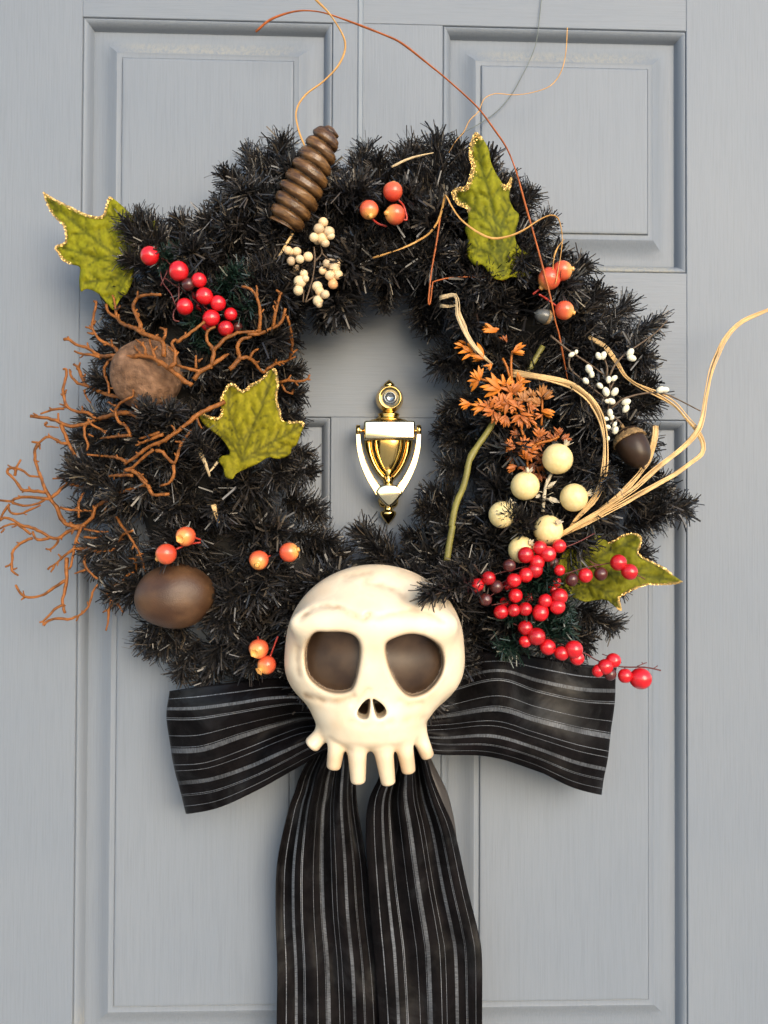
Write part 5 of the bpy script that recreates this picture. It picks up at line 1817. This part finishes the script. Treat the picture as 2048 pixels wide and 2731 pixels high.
strand('bent_vine', 'thin orange vine bent to a sharp angle left of the upright leaf', 'vine', [[Z5, (182, 620, .118), (150, 830, .118), (120, 1000, .118), (104, 1150, .118), (101, 1205, .117), (112, 1205, .117), (126, 1090, .119), (140, 1068, .119), (240, 1045, .12), (380, 1040, .12), (490, 1050, .118), (585, 1066, .112)]], M['orange_twig'], 2.6, .8, 1.0, n=7)

# ------------------------------------------------------------------ white bud sprig
buds = thing('bud_sprig', 'thin brown sprig dotted with tiny white buds left of the acorn', 'sprig', ZW.p(485, 740, .115))
mb = MB()
for i, ln in enumerate([[(50, 265), (180, 370), (300, 450), (400, 520), (470, 580), (490, 650), (485, 740), (470, 830)], [(465, 570), (470, 500), (450, 440)], [(490, 560), (520, 490), (590, 410), (720, 320), (830, 240), (915, 150)], [(470, 830), (540, 880), (580, 920)], [(500, 800), (560, 750), (620, 720), (750, 690), (870, 690), (980, 730), (1160, 822)], [(190, 400), (190, 500), (260, 570), (380, 670), (480, 740)], [(490, 660), (510, 620), (520, 600)], [(485, 730), (500, 700), (525, 690)], [(480, 800), (490, 850), (520, 930)]]):
    pts = smooth_path([tuple(ZW.p(x, y, .120 - .00004 * max(0, x - 600) + .004 * math.sin(i * 2 + x * .01))) for x, y in ln], step=.004)
    k = len(pts)
    tube(mb, pts, [ZW.s(8.5 - 4.0 * j / k, .12) for j in range(k)], 6, knob=.2, seed=i)
mb.build('stem', M['bud_stem'], buds)
BUD = unit_sphere('white_bud', M['white_bud'], 14, 10, 0, 1.4)
BUDS = [(205, 405, 22, 30), (240, 385, 16, 80), (405, 415, 26, 120), (440, 412, 28, 70), (640, 390, 30, 60), (650, 430, 30, -20), (335, 512, 32, 120), (355, 550, 24, 100), (310, 600, 26, 130), (415, 635, 24, 140), (480, 590, 24, 90), (520, 580, 24, 40), (460, 680, 32, 110), (525, 680, 30, 60), (500, 750, 28, 160), (470, 750, 20, 170), (610, 755, 30, 20), (607, 805, 28, 60),
        (865, 665, 30, 20), (895, 665, 28, 0), (490, 835, 26, 100), (460, 880, 20, 170), (525, 920, 18, 60), (475, 940, 20, 160), (530, 965, 26, 70), (475, 1025, 16, 90), (505, 870, 18, 60)]
for (x, y, r, an) in BUDS:
    d = .126 - .00004 * max(0, x - 600)
    a = math.radians(an)
    q = Vector((math.cos(a), -.25, math.sin(a))).to_track_quat('Z', 'Y')
    rr = ZW.s(r * .84, d)
    inst('bud', BUD, buds, ZW.p(x, y, d), rr, q)

# ------------------------------------------------------------------ orange foliage
fol = thing('orange_foliage', 'bright orange plastic leaf sprig at the right inside of the wreath', 'foliage', ZC2.p(850, 900, .105))


def lance(mb, base, direction, up, L_, W_, bend, c0, c1):
    """one pointed leaf: folded along the midrib and bending over"""
    d = direction.normalized()
    u = (up - d * up.dot(d)).normalized()
    s = d.cross(u)
    vs, cs = [], []
    K = 6
    p = base.copy()
    dirn = d.copy()
    for i in range(K + 1):
        t = i / K
        w = W_ * (math.sin(math.pi * min(1, t * .93 + .07)) ** .8) * (1 - .25 * t)
        if i == K:
            w = W_ * .03
        vs += [p - s * w + u * w * .30, p, p + s * w + u * w * .30]
        c = [c0[q] * (1 - t) + c1[q] * t for q in range(3)]
        cs += [(*[x * .92 for x in c], 1), (*[x * 1.06 for x in c], 1), (*c, 1)]
        dirn = (dirn - u * bend / K).normalized()
        p = p + dirn * (L_ / K)
    fs = []
    for i in range(K):
        for j in range(2):
            a = i * 3 + j
            fs.append((a, a + 1, a + 4, a + 3))
    o = len(vs)
    vs2 = [v - u * .0005 for v in vs]
    fs += [tuple(reversed([q + o for q in f])) for f in fs]
    mb.add(vs + vs2, fs, cs + cs)


ROS = [  # x, y, leaf direction (degrees in the picture), spread, leaves, leaf length (crop px), tone
    (470, 330, 150, 95, 7, 190, 0), (330, 250, 155, 110, 5, 150, 0), (250, 180, 165, 80, 3, 120, 0),
    (430, 570, 150, 190, 6, 170, 0), (660, 690, 165, 120, 5, 220, 0), (300, 860, 190, 120, 5, 130, 0), (470, 900, 170, 130, 6, 150, 0),
    (560, 900, 120, 200, 8, 140, 1), (600, 960, 250, 150, 7, 130, 1), (680, 850, 100, 260, 8, 140, 1), (730, 650, 70, 200, 7, 150, 0), (820, 720, 110, 240, 8, 160, 1), (900, 620, 60, 120, 5, 130, 0), (860, 700, 40, 90, 5, 130, 0),
    (780, 860, 200, 300, 9, 150, 1), (870, 880, 90, 300, 9, 150, 1), (950, 830, 70, 180, 7, 150, 2), (1010, 900, 0, 200, 8, 130, 1), (900, 1000, 270, 200, 8, 140, 1), (740, 1010, 250, 120, 6, 130, 1), (1000, 1040, 300, 120, 5, 110, 1), (640, 990, 260, 100, 5, 110, 1),
    (1155, 760, 90, 100, 5, 140, 2), (1190, 790, 40, 60, 4, 140, 2), (1165, 930, 345, 60, 5, 160, 0), (1150, 980, 200, 60, 3, 100, 1), (1120, 860, 150, 90, 4, 120, 2), (1040, 790, 80, 120, 5, 120, 2),
    (815, 250, 20, 70, 5, 160, 0), (640, 10, 175, 50, 4, 190, 0), (600, 20, 150, 60, 3, 150, 0), (740, 130, 110, 70, 3, 90, 3), (560, 400, 230, 100, 4, 80, 0),
    (1120, 1230, 90, 150, 8, 110, 1), (880, 1230, 150, 120, 7, 110, 3), (830, 1370, 160, 110, 7, 130, 1), (960, 1330, 90, 300, 8, 120, 1), (1000, 1420, 40, 300, 8, 120, 1), (970, 1500, 80, 140, 7, 130, 1), (860, 1480, 170, 130, 7, 120, 3), (850, 1590, 185, 80, 5, 110, 1), (1060, 1480, 60, 200, 8, 120, 3), (1080, 1590, 280, 240, 8, 110, 3), (1100, 1330, 60, 260, 8, 110, 3), (1360, 1220, 90, 100, 5, 110, 3), (1300, 1270, 120, 120, 5, 110, 3), (1400, 1280, 30, 70, 4, 120, 3), (1200, 1270, 160, 200, 6, 100, 3), (1180, 1480, 200, 200, 7, 110, 3), (960, 1620, 240, 200, 7, 110, 3), (1120, 1680, 260, 220, 7, 110, 3)]
TONE = [((.48, .125, .008), (.68, .215, .014)), ((.33, .080, .008), (.50, .145, .020)), ((.28, .095, .020), (.46, .19, .050)), ((.20, .048, .006), (.33, .088, .014))]
r5 = random.Random(5)
for (x, y, an, spr, nl, L_, tone) in ROS:
    d = .118 if tone in (0, 1, 2) else .108
    c = ZC2.p(x, y, d)
    mb = MB()
    nl += 2
    for i in range(nl):
        a = math.radians(an + spr * ((i + .5) / nl - .5) + r5.uniform(-8, 8))
        out = r5.uniform(.1, .75)
        dr = Vector((math.cos(a), -out, math.sin(a)))
        up = Vector((-math.cos(a) * .5, -1, -math.sin(a) * .5 + .25))
        ln = ZC2.s(L_ * r5.uniform(.75, 1.05), d)
        c0, c1 = TONE[tone]
        k_ = r5.uniform(.8, 1.2)
        lance(mb, c + Vector((r5.gauss(0, .001), r5.gauss(0, .001), r5.gauss(0, .001))), dr, up, ln, ln * .165, r5.uniform(.3, 1.2), tuple(q * k_ for q in c0), tuple(q * k_ for q in c1))
    mb.build('leaf_cluster', M['orange_leaf'], fol)
mb = MB()
for i, ln in enumerate([[(560, 400), (520, 360), (470, 330), (330, 250), (250, 180)], [(860, 730), (700, 690), (640, 650), (540, 600), (430, 570)], [(860, 960), (700, 940), (560, 900), (470, 900), (300, 860)], [(1150, 1110), (1160, 980), (1160, 860), (1155, 760)], [(810, 600), (800, 480), (800, 340), (815, 250)], [(780, 560), (750, 430), (700, 330)], [(860, 960), (900, 1100), (940, 1230), (980, 1420), (990, 1600)], [(1100, 1150), (1040, 1040), (960, 930), (870, 800), (820, 690)], [(980, 1420), (1120, 1320), (1250, 1290), (1360, 1240)]]):
    pts = smooth_path([tuple(ZC2.p(x, y, .112)) for x, y in ln], step=.004)
    tube(mb, pts, ZC2.s(15, .112), 6, knob=.2, col=(.42, .13, .018, 1))
mb.build('stem', M['orange_leaf'], fol)
